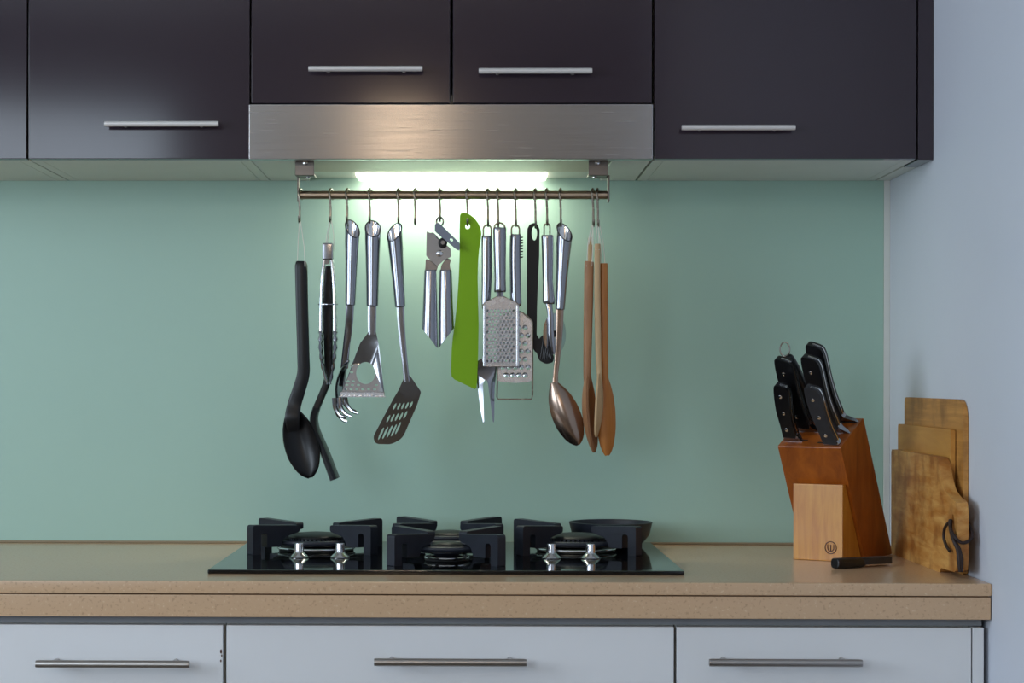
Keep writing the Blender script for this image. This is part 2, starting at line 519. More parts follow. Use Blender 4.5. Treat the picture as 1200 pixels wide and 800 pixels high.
tag(build('infill_board', b, M['carcass']), 'white infill board under the cabinets against the right wall', 'panel')

# cooker hood
hx0, hx1 = X(291.5, DF), X(764.5, DF)
hood = thing('cooker_hood', 'brushed stainless steel slim cooker hood between the wall cabinets', 'cooker hood', ((hx0 + hx1) / 2, -.15, UB))
b = new(); box(b, hx0, hx1, -DF - .004, -DF + .016, UB - .0005, HZ - .0015, .0012); build('fascia', b, M['hood'], hood)
bx0, bx1 = X(346, .28), X(716, .28)
LZ = .072                                        # lamp strip depth
b = new()
box(b, bx0, bx1, -DF + .0165, -.115, UB + .002, UB + .03, .001, 1)
box(b, bx0, bx1, -.0015, -.115, UB + .0265, UB + .03)
for k in range(9):                               # the rim tabs seen under the fascia
    xx = X(430 + k * 26, DF); box(b, xx, xx + .016, -DF + .017, -DF + .02, UB - .0012, UB + .003)
build('underside_panel', b, M['hood_inner'], hood)
b = new(); box(b, bx0, bx1, -.1145, -.002, UB + .004, UB + .0255); build('lamp_housing', b, M['carcass'], hood)
lx0, lx1 = X(418, .05), X(640, .05)
b = new(); box(b, lx0, lx1, -.088, -.004, UB - .0005, UB + .0038, .001, 1)
lens = build('lamp_lens', b, M['lamp'], hood); lens['label'] = 'glowing white lamp lens'
area('hood_lamp', ((lx0 + lx1) / 2, -.05, UB - .004), ((lx0 + lx1) / 2, -.05, 0), lx1 - lx0 - .02, .06, 0.68, (1.0, .95, .78))
b = new()                                        # white side fillers of the hood opening
box(b, hx0 + .0012, bx0 - .001, -DF + .0165, -.0015, UB, UB + .016, .0008, 1); build('side_filler', b, M['carcass'], hood)
b = new(); box(b, bx1 + .001, hx1 - .0012, -DF + .0165, -.0015, UB, UB + .016, .0008, 1); build('side_filler', b, M['carcass'], hood)

# ================================================================ RAIL AND HOOKS
DR = .23
rz = P(530, 228.5, DR).z
rx0, rx1 = X(350, DR), X(712, DR)
kr = K(DR)
rail = thing('utensil_rail', 'round steel utensil rail with two brackets under the cooker hood', 'rail', ((rx0 + rx1) / 2, -DR, rz))
b = new()
tube(b, [(rx0, -DR, rz), (rx0 + .002, -DR, rz), (rx1 - .002, -DR, rz), (rx1, -DR, rz)], [.0055, .0065, .0065, .0055], 16, ref=(0, 0, 1))
build('rail_tube', b, M['rail'], rail)
for sx, px in ((1, 356.5), (-1, 700.5)):
    b = new()
    cx = X(px, .262)
    z1 = UB + .002; z0 = P(px, 205.5, .262).z
    box(b, cx - .0145, cx + .0145, -.263, -.260, z0, z1, .0006, 1)         # hanging plate
    box(b, cx - .0145, cx + .0145, -.260, -.222, z0, z0 + .003, .0006, 1)  # foot
    ex = rx0 - .0008 if sx > 0 else rx1 + .0008
    box(b, min(ex, cx), max(ex, cx), -.233, -.2222, z0, z0 + .003)
    box(b, ex - .0012, ex + .0012, -.240, -.220, rz - .011, z0 + .003, .0004, 1)
    br = build('bracket', b, M['bracket'], rail)
    for (zz, dirv) in ((z0 + .019, EY), (z0 - .0005, -EZ)):
        b = new()
        c = Vector((cx + .001 * sx, -.263, zz)) if dirv is EY else Vector((cx + .004 * sx, -.246, zz))
        rot = Vector((0, 0, 1)).rotation_difference(dirv).to_matrix()
        lathe(b, [(.0042, 0), (.0042, .001), (.003, .0026), (.0008, .003)], c, 12, rot)
        build('screw', b, M['chrome'], br)
HOOKY = DR + .0155                                # depth of the hook bottoms
def hook(px, py_end, label, tilt=0.0, s=1.0):
    """S-hook over the rail; plane at right angles to the rail"""
    x = X(px, DR)
    zb = P(px, py_end, HOOKY).z
    pts = []
    for k in range(9):                            # upper loop over the rail
        a = R(-40 + 220 * k / 8)                 # behind -> over the top -> front
        pts.append((x + .0022 * math.cos(a), -DR + .0094 * math.cos(a), rz + .0094 * math.sin(a)))
    pts.append((x - .001, -DR - .0088, rz - .006))
    pts.append((x + tilt * .5, -DR - .0078, (rz + zb) / 2))
    for k in range(7):                            # lower cup, opening to the viewer
        a = R(180 + 200 * k / 6)
        pts.append((x + tilt, -HOOKY + -.0 + .0075 * -math.cos(a) * -1 * -1, zb + .0075 + .0075 * math.sin(a)))
    b = new(); tube(b, pts, .0018, 8, ref=(1, 0, 0))
    o = build('hook', b, M['hook'])
    return tag(o, label, 'hook', 'steel hooks on the rail')
HK = [(351.5, 261, 'steel hook at the rail\'s left end holding the black spoon string'),
      (387.5, 261, 'steel hook holding the string of the steel tongs'),
      (407, 261, 'steel hook holding the steel pasta server'),
      (433.5, 261, 'steel hook holding the steel potato masher with round hole'),
      (467, 262, 'steel hook holding the slotted steel turner'),
      (486.5, 263, 'empty steel hook between the turner and the can opener'),
      (515.5, 259, 'steel hook holding the can opener'),
      (547.5, 264, 'steel hook through the hole of the lime green spatula'),
      (571.5, 265, 'steel hook holding the two-pronged meat fork'),
      (583.5, 266, 'steel hook holding the fine hand grater'),
      (604, 265, 'steel hook holding the coarse grater'),
      (627, 267, 'steel hook through the oval hole of the black nylon tool'),
      (640.5, 264, 'steel hook holding the pizza wheel'),
      (656.5, 265, 'steel hook holding the steel serving spoon'),
      (694.5, 265, 'left steel hook of the pair holding the wooden spoons'),
      (700, 266, 'right steel hook of the pair holding the wooden spoons')]
for px, pe, lb in HK: hook(px, pe, lb)

# ================================================================ UTENSILS
DU = HOOKY
def Q(px, py, o=0.0): return P(px, py, DU + o)
ku = K(DU)
UG = 'utensils hanging on the rail'
def utensil(name, label, cat, px, py, o=0.0):
    return thing(name, label, cat, Q(px, py, o), UG)
def loop_string(parent, pts, r=.0006, name='string_loop', mat='string'):
    b = new(); tube(b, [Q(*p) for p in pts], max(r, .0007), 6)
    return build(name, b, M[mat], parent)
def hollow_handle(parent, top, bot, rt, rb, high, slant, name='handle', mat='steel', o=0.0):
    """tapered tube handle with an obliquely cut open end; 'high' is the side of the tall rim"""
    t, bo = Q(top[0], top[1], o), Q(bot[0], bot[1], o)
    ax = (t - bo); L = ax.length; ax.normalize()
    e1 = ax.cross(Vector((0, 1, 0))).normalized(); e2 = e1.cross(ax).normalized()
    hi = Vector(high).normalized()
    seg = 28
    b = new()
    def ring(s, r, oblique):
        out = []
        for k in range(seg):
            a = 2 * math.pi * k / seg
            rad = e1 * math.cos(a) + e2 * math.sin(a)
            h = slant * (rad.dot(hi) - .0) if oblique else 0
            out.append(bo + ax * (s * L + h) + rad * r)
        return out
    rings = [ring(0, rb * .72, 0), ring(.006, rb * .95, 0), ring(.02, rb, 0), ring(.35, rb + (rt - rb) * .25, 0), ring(.7, rb + (rt - rb) * .65, 0),
             ring(.83, rb + (rt - rb) * .9, 0), ring(1.0, rt, 1)]
    loft(b, rings, True, False)
    h = build(name, b, M[mat], parent)
    b = new()                                     # inside of the open tube; brighter metal stands in for its lamp reflection
    loft(b, [ring(1.0, rt - .0008, 1), ring(.83, rb + (rt - rb) * .9 - .0008, 0), ring(.70, rb * .6, 0)], False, True)
    build('tube_inside', b, M['chrome'], h)
    b = new(); tube(b, ring(1.0, rt - .0004, 1), .0009, 8, closed=True)
    build('rim', b, M['rim'], h)
    return h

def strap(bm, pts, wx, wy, seg=12, power=3.5):
    tube(bm, smooth(pts, 5), wx, seg, r2=wy, ref=(0, 1, 0), power=power)

# 1 black nylon spoon ------------------------------------------------------
t = utensil('serving_spoon', 'long black nylon serving spoon hung by white string at the rail\'s left end', 'spoon', 353, 558)
b = new(); strap(b, [Q(353, 307), Q(353, 311), Q(354, 360), Q(355.5, 415), Q(355.5, 438), Q(350, 458), Q(345, 474), Q(342.5, 490, .004), Q(344, 505, .0)],
                 [2 * ku, 7.4 * ku, 7.2 * ku, 7.2 * ku, 7.4 * ku, 7.8 * ku, 8.2 * ku, 9 * ku, 7 * ku], [.003, .008, .008, .007, .006, .005, .004, .003, .002], 14)
build('handle', b, M['black'], t)
b = new(); bowl(b, Q(341.5, 478, .003), Q(363.5, 559, .006), Vector((.96, 0, .27)), EY, 19.6 * ku, .013, .003); build('bowl', b, M['black'], t)
loop_string(t, [(348.5, 309, -.001), (349.5, 280, 0), (351, 259.5, .004), (352.2, 259.5, .004), (356.5, 290, 0), (357.5, 312, .009)])
# 2 tongs and the black spatula seen edge-on -------------------------------
t = utensil('turning_spatula', 'black nylon spatula seen edge-on behind the steel tongs', 'spatula', 388, 561, -.028)
b = new()
def ribbon(bm, pts, wx, wy):  # wx half width in the picture plane, wy half depth
    tube(bm, smooth(pts, 6), wx, 14, r2=wy, ref=(0, 1, 0), power=4)
ribbon(b, [Q(384.5, 312, -.028), Q(384.5, 380, -.028), Q(385, 432, -.028), Q(383, 448, -.028), Q(376, 466, -.028), Q(370, 480, -.028)],
       [5.6 * ku, 5.6 * ku, 5 * ku, 4.4 * ku, 4.2 * ku, 4.2 * ku], [.007, .007, .007, .007, .008, .012])
build('handle', b, M['black'], t)
b = new(); ribbon(b, [Q(371.5, 477, -.028), Q(368, 489, -.028), Q(370, 504, -.028), Q(380, 528, -.028), Q(392.5, 561, -.028)], [4.2 * ku, 4.6 * ku, 4.8 * ku, 4.8 * ku, 5.2 * ku], [.010, .018, .027, .031, .032])
build('blade', b, M['black'], t)
loop_string(t, [(386, 314, -.028), (383.5, 285, -.008), (387, 258.5, .003)])
t = utensil('tongs', 'closed stainless steel kitchen tongs with a wire lock ring', 'tongs', 385, 450)
for sx in (-1, 1):
    b = new()
    pth = [(384.5 + sx * 4, 303), (384.5 + sx * 6.5, 325), (384.5 + sx * 7.8, 355), (384.5 + sx * 8.2, 392)]
    strap(b, [Q(*p) for p in pth], [2.2 * ku, 2.2 * ku, 2.2 * ku, 2.6 * ku], [.006, .008, .009, .010], 14, 3)
    build('arm', b, M['grater'], t)
    b = new()                                     # scalloped gripping tip, curving inwards
    tip = smooth([Q(384.5 + sx * 8.2, 388), Q(384.5 + sx * 8.6, 405), Q(384.5 + sx * 6.4, 428), Q(384.5 + sx * 1.4 + 1, 450)], 8)
    n_ = len(tip)
    tube(b, tip, [(2.6 - 1.2 * i / n_) * ku * (1 + .35 * math.sin(i * 1.6)) for i in range(n_)], 14, r2=[(.010 + .008 * math.sin(math.pi * min(i / n_ * 1.15, 1))) for i in range(n_)], power=3)
    build('tip', b, M['polished'], t)
b = new(); box(b, Q(378, 305).x, Q(390.8, 305).x, -DU - .009, -DU + .009, Q(384, 305).z, Q(384, 285).z, .0025); build('hinge_cap', b, M['steel'], t)
b = new(); tube(b, [Q(383, 307, .0095), Q(383, 307, -.0095)], .0035, 12, ref=(0, 0, 1)); build('rivet', b, M['chrome'], t)
b = new()
lk = [Q(384.3 + 11 * math.cos(a), 356.5, .011 * math.sin(a)) for a in [2 * math.pi * k / 24 for k in range(24)]]
tube(b, lk, .0011, 6, ref=(0, 0, 1), closed=True); build('lock_ring', b, M['steel'], t)
loop_string(t, [(381.5, 288, .0), (383, 275, .0), (387, 259, .005), (388.5, 259, .005), (391, 275, .0), (391, 293, .003)], .0005)
# 3 pasta server ---------------------------------------------------------------
t = utensil('pasta_server', 'stainless steel pasta server with curled prongs seen from its side', 'pasta server', 402, 490)
hollow_handle(t, (413, 268), (410.5, 358), 8.7 * ku, 5.9 * ku, (-.5, .87, 0), .0140)
b = new(); strap(b, [Q(410.5, 355), Q(409, 380, -.004), Q(406, 405, -.014), Q(403.5, 431, -.022)], [4.8 * ku, 4.6 * ku, 4.2 * ku, 4.5 * ku], [.0018, .0018, .002, .003]); build('shaft', b, M['steel'], t)
b = new()
pth = smooth([Q(407, 421), Q(400, 429), Q(394.5, 441), Q(391.5, 456), Q(392, 470)], 5)
g = []
for i, p in enumerate(pth):
    u = i / (len(pth) - 1)
    wd = .006 + .02 * math.sin(math.pi / 2 * min(1, u * 1.4))
    g.append([p + Vector((.016 * (j / 4 - 1) ** 2 * (u ** .6), -wd * (j / 4 - 1), -.006 * (j / 4 - 1) * u)) + EY * -.022 for j in range(9)])
shell(b, g, .0013); build('bowl', b, M['polished'], t)
pr = [[(392, 466, .018), (393, 478, .018), (399, 487, .02), (404, 488, .021)], [(393, 468, .006), (395, 481, .006), (401, 491, .008), (407, 494, .010)],
      [(393, 468, -.006), (395, 482, -.006), (398, 488, -.006), (405, 491, -.005)], [(404, 462, .022), (406, 473, .024), (412, 481, .026), (420, 484, .028)],
      [(402, 462, -.02), (404, 472, -.022), (410, 479, -.022), (417, 482, -.022)], [(398, 466, .02), (399, 476, .022), (404, 484, .024), (412, 488, .026)]]
for q in pr:
    b = new(); tube(b, smooth([Q(p[0], p[1], p[2] - .022) for p in q], 4), [.0042, .0036, .003, .0022], 8, r2=[.003, .0028, .0024, .002]); build('prong', b, M['polished'], t)
# 4 potato masher --------------------------------------------------------------
t = utensil('potato_masher', 'stainless steel potato masher, triangular plate with one round hole', 'masher', 426, 468)
hollow_handle(t, (437, 268), (436.3, 359), 9.4 * ku, 6.9 * ku, (-.15, 1, 0), .0130)
b = new(); strap(b, [Q(436.3, 355), Q(436, 372), Q(436, 392)], [5 * ku, 5 * ku, 4.6 * ku], [.0016, .0016, .0014]); build('shaft', b, M['steel'], t)
outl = [(431.8, 389), (440.5, 389), (443.5, 402), (450.5, 461), (400, 461), (422, 402)]
hl = [circ(428.5, 437, 11.2, 28, 13)]
for row, (y, xs) in enumerate(((446.5, (408, 414)), (451, (406.5, 413, 420, 441)), (456, (405, 411.5, 418, 425, 432, 439)))):
    for x_ in xs: hl.append(circ(x_, y, 2.0, 8, 1.2))
hl.append(circ(412, 436, 2.2, 8, 1.4)); hl.append(circ(412.5, 428, 2, 8, 1.4))
def f_m(u, v, w_): return Q(u, v, w_ - .005 * (min(v, 425) - 389) / 36 + .011 * (max(v, 425) - 425) / 36)
b = new(); plate(b, outl, hl, f_m, .0012); build('plate', b, M['polished'], t)
b = new()                                          # foot bent towards the viewer, perforated
fz = Q(425, 461.5, .006)
fx0, fx1 = Q(399, 462).x, Q(451, 462).x
holes = []
for i in range(8):
    for j in range(3): holes.append(circ(fx0 + .006 + i * .0078, .007 + j * .010, .0022, 8))
plate(b, [(fx0, 0), (fx1, 0), (fx1 + .003, .034), (fx0 - .0, .034)], holes, lambda u, v, w_: Vector((u, -DU - .006 - v, fz.z - .003 - .05 * v + w_)), .0012)
box(b, fx0, fx1, -DU - .0082, -DU - .0060, fz.z - .0035, fz.z + .0035, .0008, 1)
build('foot', b, M['grater'], t)
# 5 slotted turner ------------------------------------------------------------
t = utensil('slotted_turner', 'stainless steel slotted turner with a slanted blade', 'turner', 455, 520)
hollow_handle(t, (462.3, 272), (469, 360), 9.2 * ku, 6.2 * ku, (.5, .87, 0), .0140)
b = new(); strap(b, [Q(469, 357), Q(471, 390), Q(474.5, 425), Q(477, 447)], [4.6 * ku, 4.0 * ku, 3.4 * ku, 3.6 * ku], [.0016, .0016, .002, .0016]); build('shaft', b, M['steel'], t)
outl = rounded([(474.5, 440), (480.5, 440), (493.5, 459), (489, 474), (471.5, 514), (458, 520.5), (440, 520), (437, 512), (461.5, 466), (467, 457)],
               [1, 1, 2, 3, 8, 4, 5, 5, 3, 2], 3)
hl = []
ax = Vector((-.42, .907)); cr = Vector((.907, .42))
def slot(c, l, wdt):
    c = Vector(c)
    pts = []
    for k in range(10):
        a = 2 * math.pi * k / 10
        q = ax * (l * math.cos(a)) + cr * (wdt * math.sin(a)); pts.append(tuple(c + q))
    return pts
for c in ((446.5, 508), (451.5, 507), (456.6, 505.5), (461.6, 504), (466.4, 501.5)): hl.append(slot(c, 8.0, 1.25))
for c in ((455, 490.5), (460, 489.5), (465, 488.5), (470, 487.5), (475, 486)): hl.append(slot(c, 5.0, 1.2))
for c in ((462.5, 476), (467.4, 476), (472.2, 475.5), (477, 475), (481.8, 474)): hl.append(slot(c, 4.2, 1.2))
b = new(); plate(b, outl, hl, lambda u, v, w_: Q(u, v, w_ - .014 * (max(v - 440, 0) / 80) ** 1.3), .0014); build('blade', b, M['polished'], t)
# 6 can opener -----------------------------------------------------------------
t = utensil('can_opener', 'steel hand can opener with two hollow handles left of the green spatula', 'can opener', 513, 408)
for (xt, xb, xtip, s_) in ((504.4, 503.6, 512, -1), (522.3, 522.8, 514.2, 1)):
    b = new()
    rings = []
    n = 20
    for (y, xc, hw, hd, cut) in ((316, xt, 6.9, .006, 0), (318, xt, 7.2, .0075, 0), (345, xt + (xb - xt) * .35, 7.9, .009, 0), (375, xt + (xb - xt) * .8, 8.9, .010, 0), (396, xb, 9.3, .0105, 1), (396, xb, 8.4, .0095, 1), (375, xt + (xb - xt) * .8, 7.6, .008, 0), (360, xb, 5, .006, 0)):
        ring = []
        for k in range(n):
            a = 2 * math.pi * k / n
            dy = 11.5 * (-s_) * math.cos(a) if cut else 0
            ring.append(Q(xc + hw * math.cos(a), y + dy, .012 - .012 + hd * math.sin(a)))
        rings.append(ring)
    loft(b, rings); build('handle', b, M['steel'], t)
    b = new()
    if s_ < 0: o_ = [(499, 303), (507, 306), (513.5, 312), (511, 319), (498, 319)]
    else: o_ = [(517, 311), (523, 302), (528.5, 304), (527, 310), (528.8, 320), (516, 320)]
    plate(b, rounded(o_, 1.5, 2), [], lambda u, v, w_: Q(u, v, w_ - .002), .004); build('neck', b, M['steel'], t)
b = new()
plate(b, rounded([(500, 270.5), (503.5, 273), (508, 272), (516, 281), (528, 291), (528.5, 301), (521, 304), (512.5, 312), (499.4, 300)], 1.6, 3), [], lambda u, v, w_: Q(u, v, .003 + w_ + .00022 * (v - 290)), .003)
build('cutting_plate', b, M['polished'], t)
b = new(); lathe(b, [(.0052, 0), (.0052, .002), (.0038, .0034), (.0006, .004)], Q(515.2, 297, .006), 16, Vector((0, 0, 1)).rotation_difference(EY).to_matrix()); build('rivet', b, M['chrome'], t)
b = new(); lathe(b, [(.007, 0), (.007, .004), (.0045, .0052), (.0006, .0056)], Q(519, 284, .0062), 18, Vector((0, 0, 1)).rotation_difference(EY).to_matrix()); build('drive_wheel', b, M['dark_inside'], t)
b = new()
plate(b, rounded([(509.5, 262.5), (514, 260.5), (538.5, 284.5), (538.8, 293.5), (535, 292.5), (509.5, 271)], 1.8, 3), [circ(529, 281, 2.2, 10, 1.3, R(40))], lambda u, v, w_: Q(u, v, .011 + w_ - .0004 * (u - 509) + .0003 * (v - 260)), .006)
build('turning_key', b, M['polished'], t)
b = new(); tube(b, [Q(519, 284, .006), Q(519, 284, .0135)], .0032, 10, ref=(0, 0, 1)); build('key_axle', b, M['chrome'], t)
b = new()
tube(b, [Q(515.5 + 4 * math.cos(a), 259.5 + 5.2 * math.sin(a), .004 + .002 * math.cos(a)) for a in [2 * math.pi * k / 18 for k in range(18)]], .0014, 8, closed=True)
build('hanging_ring', b, M['steel'], t)
# 7 green spatula ---------------------------------------------------------------
outl = [(538.8, 253), (539.6, 250.6), (542, 249.3), (546, 249.4), (551, 251.6), (556, 255.5), (560, 261), (563, 267), (564.2, 273), (563.6, 280), (561.8, 290), (560.4, 305), (559.8, 325),
        (560.2, 350), (561, 380), (560.4, 415), (558.6, 454), (556.5, 456), (532.5, 444.5), (529.2, 441), (528.4, 435), (529.2, 410), (530.6, 395), (533.6, 374), (536, 350), (537.6, 325), (538.6, 300), (538.6, 275)]
b = new(); plate(b, outl, [circ(548, 265.3, 3.0, 14)], lambda u, v, w_: Q(u, v, w_ - .003 - .002 * ((v - 250) / 200)), .0065)
bmesh.ops.bevel(b, geom=[e for e in b.edges if len(e.link_faces) == 2 and e.calc_face_angle(0) > 1.2], offset=.0012, segments=2, affect='EDGES')
tag(build('silicone_spatula', b, M['green']), 'lime green silicone spatula hanging by its hole beside the can opener', 'spatula', UG)
# 8 meat fork ---------------------------------------------------------------------
def wire_loop(parent, xc, y0, y1, hw, o=0.0, r=.0013):
    b = new()
    pts = [Q(xc - hw, y1, o), Q(xc - hw, y0 + hw, o)] + [Q(xc + hw * math.cos(a), y0 + hw - hw * math.sin(a), o) for a in [R(150 - 30 * k) for k in range(5)]] + [Q(xc + hw, y0 + hw, o), Q(xc + hw, y1, o)]
    tube(b, pts, r, 8); return build('wire_loop', b, M['hook'], parent)
def solid_handle(parent, pts, wx, wy, mat='steel', name='handle'):
    b = new(); strap(b, pts, wx, wy, 18, 2.4); return build(name, b, M[mat], parent)
o = -.004
t = utensil('meat_fork', 'two-pronged steel meat fork behind the fine grater', 'fork', 570, 495, o)
wire_loop(t, 571, 263.5, 283, 4.6, o)
solid_handle(t, [Q(570.5, 278.5, o), Q(570.5, 280, o), Q(570.5, 320, o), Q(569.5, 355, o), Q(569.5, 362, o)], [5.2 * ku, 6.4 * ku, 6.2 * ku, 5.2 * ku, 4.4 * ku], [.004, .006, .006, .005, .004])
b = new(); strap(b, [Q(569.5, 360, o), Q(569, 395, o), Q(568.5, 424, o)], [3.2 * ku, 2.8 * ku, 3.4 * ku], [.002] * 3); build('shaft', b, M['steel'], t)
outl = [(564, 420), (574, 420), (580, 424), (582.2, 430), (581, 442), (579.6, 455), (579.4, 480), (579, 495), (577.6, 494), (574.6, 470), (572, 450), (570.3, 445.5), (567.6, 445.5), (566, 450), (566.6, 470), (567.2, 494), (566, 495.5), (563, 480), (559.6, 452), (556.6, 436), (556, 428), (558, 424)]
b = new(); plate(b, outl, [], lambda u, v, w_: Q(u, v, o + w_ - .003 * math.sin((v - 420) / 76 * math.pi) - .004 * ((u - 569) / 12) ** 2), .0022); build('prongs', b, M['steel'], t)
# 9 coarse grater ------------------------------------------------------------------
o = .006
t = utensil('coarse_grater', 'steel coarse grater with large holes and wire frame, behind the fine grater', 'grater', 603, 468, o)
wire_loop(t, 604, 263.5, 280, 4.6, o)
solid_handle(t, [Q(604, 275, o), Q(604, 277, o), Q(603.5, 300, o), Q(604, 335, o), Q(604.5, 355, o), Q(604.5, 358, o)], [5.4 * ku, 6.6 * ku, 6.6 * ku, 6.6 * ku, 6.8 * ku, 5.5 * ku], [.004, .007, .007, .007, .007, .004])
b = new()
for k in range(8):
    y = 277 + k * 3.3; plate(b, [(609.5, y), (613.4, y + .5), (612.6, y + 1.7), (609.5, y + 2.4)], [], lambda u, v, w_: Q(u, v, o + .001 + w_), .0025)
build('serrated_edge', b, M['dark_inside'], t)
outl = [(586, 372), (603.5, 364), (612, 367), (622, 375.5), (623.3, 379), (623.3, 446), (618, 447.6), (603.5, 448.6), (589, 447.6), (583.6, 446), (583.6, 378)]
hl, hc = [], []
for r_ in range(7):
    y = 384 + r_ * 9.3
    for c in range(4 if r_ % 2 == 0 else 5):
        x_ = 589 + (4 if r_ % 2 == 0 else 0) + c * 7.4
        if x_ > 620: continue
        hc.append((x_, y)); hl.append(circ(x_, y + .6, 2.5, 10, 2.0))
b = new(); plate(b, outl, hl, lambda u, v, w_: Q(u, v, o + w_ + .002 + .00005 * (v - 364)), .001); build('grating_plate', b, M['grater'], t)
b = new()
for (x_, y) in hc:                                   # raised hooded teeth
    g = []
    for i in range(4):
        a = R(12 + 70 * i / 3)
        g.append([Q(x_ + 3.2 * math.cos(a) * math.cos(be), y - 3.4 * math.cos(a) * math.sin(be), o + .003 + .00005 * (y - 364) + .0034 * math.sin(a)) for be in [R(-18 + 216 * j / 6) for j in range(7)]])
    shell(b, g, .0007)
tt = build('grater_teeth', b, M['chrome'], t); tt['kind'] = 'stuff'
b = new()
fr = smooth([Q(604, 359, o), Q(604.5, 363.5, o), Q(613, 367, o), Q(622.5, 375, o), Q(624, 381, o)], 3) + [Q(624, 445, o), Q(623.8, 464, o)] + [Q(622.5, 467.6, o), Q(583.8, 467.6, o), Q(582.4, 465, o), Q(583, 445, o), Q(583, 381, o)] + smooth([Q(584.5, 375, o), Q(594, 367.5, o), Q(603, 363.5, o)], 3)
tube(b, fr, .0014, 8); build('wire_frame', b, M['hook'], t)
# 10 fine grater (in front) -----------------------------------------------------------
o = .020
t = utensil('fine_grater', 'fine steel hand grater with a tube handle, frontmost on the rail', 'grater', 587, 430, o)
wire_loop(t, 585.5, 261, 272, 6.4, .008, .0015)
b = new(); box(b, Q(577, 268).x + .004, Q(594, 268).x - .004, -DU - o - .001, -DU - .006, Q(586, 272, .01).z, Q(586, 270.0, .01).z, .0004, 1); build('loop_mount', b, M['hook'], t)
solid_handle(t, [Q(585.5, 268, o), Q(585.5, 269.5, o), Q(585.7, 300, o), Q(586, 325, o), Q(586, 340, o), Q(586, 342.5, o)], [7 * ku, 7.9 * ku, 7.2 * ku, 6.6 * ku, 7.0 * ku, 6.2 * ku], [.006, .009, .009, .0085, .009, .006])
b = new(); strap(b, [Q(586, 341, o), Q(586, 349, o)], [4.2 * ku, 3.6 * ku], [.004, .003]); build('ferrule', b, M['steel'], t)
outl = [(570, 353), (584, 347.5), (588.5, 347.5), (604, 353.5), (607.5, 358), (607.8, 427), (606.5, 429), (567.5, 429), (566.4, 427), (566.4, 357)]
hl, hc = [], []
for r_ in range(15):
    y = 364 + r_ * 4.2
    for c in range(8 if r_ % 2 == 0 else 7):
        x_ = 571.3 + (0 if r_ % 2 == 0 else 2.15) + c * 4.35
        hc.append((x_, y)); hl.append(circ(x_, y, 1.35, 8))
def f_g(u, v, w_): return Q(u, v, o + .004 + w_)
b = new(); plate(b, outl, hl, f_g, .0009); build('grating_plate', b, M['grater'], t)
b = new()
for (x_, y) in hc:
    rings = []
    for rr, hh in ((1.9, .0009), (1.55, .0022), (1.33, .0021), (1.33, .0002)):
        rings.append([Q(x_ + rr * math.cos(a), y + rr * math.sin(a), o + .004 + hh) for a in [2 * math.pi * k / 8 for k in range(8)]])
    loft(b, rings, False, False)
tt = build('grater_teeth', b, M['grater'], t); tt['kind'] = 'stuff'
for x0_, x1_ in ((566, 569.2), (604.8, 608.2)):
    b = new(); box(b, Q(x0_, 400, o).x, Q(x1_, 400, o).x, -DU - o - .009, -DU - o + .002, Q(586, 429.5, o).z, Q(586, 357.5, o).z, .0012); build('side_rail', b, M['grater'], t)
b = new(); tube(b, smooth([Q(566.2, 360, o), Q(567.5, 355.5, o), Q(580, 349, o), Q(586, 346.5, o), Q(593, 349, o), Q(606.5, 356, o), Q(608, 360, o)], 4), .0012, 8); build('wire_frame', b, M['hook'], t)
b = new(); box(b, Q(566.5, 428, o).x, Q(607.8, 428, o).x, -DU - o - .007, -DU - o - .002, Q(586, 430, o).z, Q(586, 427.2, o).z, .001); build('bottom_lip', b, M['grater'], t)
# 11 black nylon tool ------------------------------------------------------------
o = -.006
t = utensil('basting_brush', 'black nylon brush-like tool with an oval hole in its flat handle', 'brush', 634, 426, o)
outl = [(617.4, 300), (618, 268), (620.5, 263), (625.5, 261), (630, 263), (632.4, 269), (632, 300), (630.5, 330), (629.4, 360), (629, 392), (633, 399), (636, 410), (634, 416), (627, 412), (621, 402), (617.4, 388), (617.2, 350)]
b = new(); plate(b, outl, [circ(626.2, 273.5, 3.2, 16, 8.2)], lambda u, v, w_: Q(u, v, o + w_ - .004), .007)
bmesh.ops.bevel(b, geom=[e for e in b.edges if len(e.link_faces) == 2 and e.calc_face_angle(0) > 1.2], offset=.001, segments=2, affect='EDGES')
build('handle', b, M['black'], t)
b = new(); outl = rounded([(632, 396), (637, 391.5), (641.5, 394), (643.5, 405), (649.5, 418), (648, 424.5), (640, 426.5), (632, 422.5), (627.8, 410)], 2.5, 3)
plate(b, outl, [], lambda u, v, w_: Q(u, v, o + w_ - .010), .022)
bmesh.ops.bevel(b, geom=[e for e in b.edges if len(e.link_faces) == 2 and e.calc_face_angle(0) > 1.2], offset=.002, segments=2, affect='EDGES')
build('head', b, M['black'], t)
for k in range(6):
    b = new(); tube(b, smooth([Q(637 + k * 2.1, 396 + k * 3.2 , o + .0125), Q(635.5 + k * 2.0, 407 + k * 2.4, o + .0135), Q(633.5 + k * 2.6, 420 + k * .8, o + .0125)], 4), .0012, 6)
    build('ridge', b, M['black'], t)
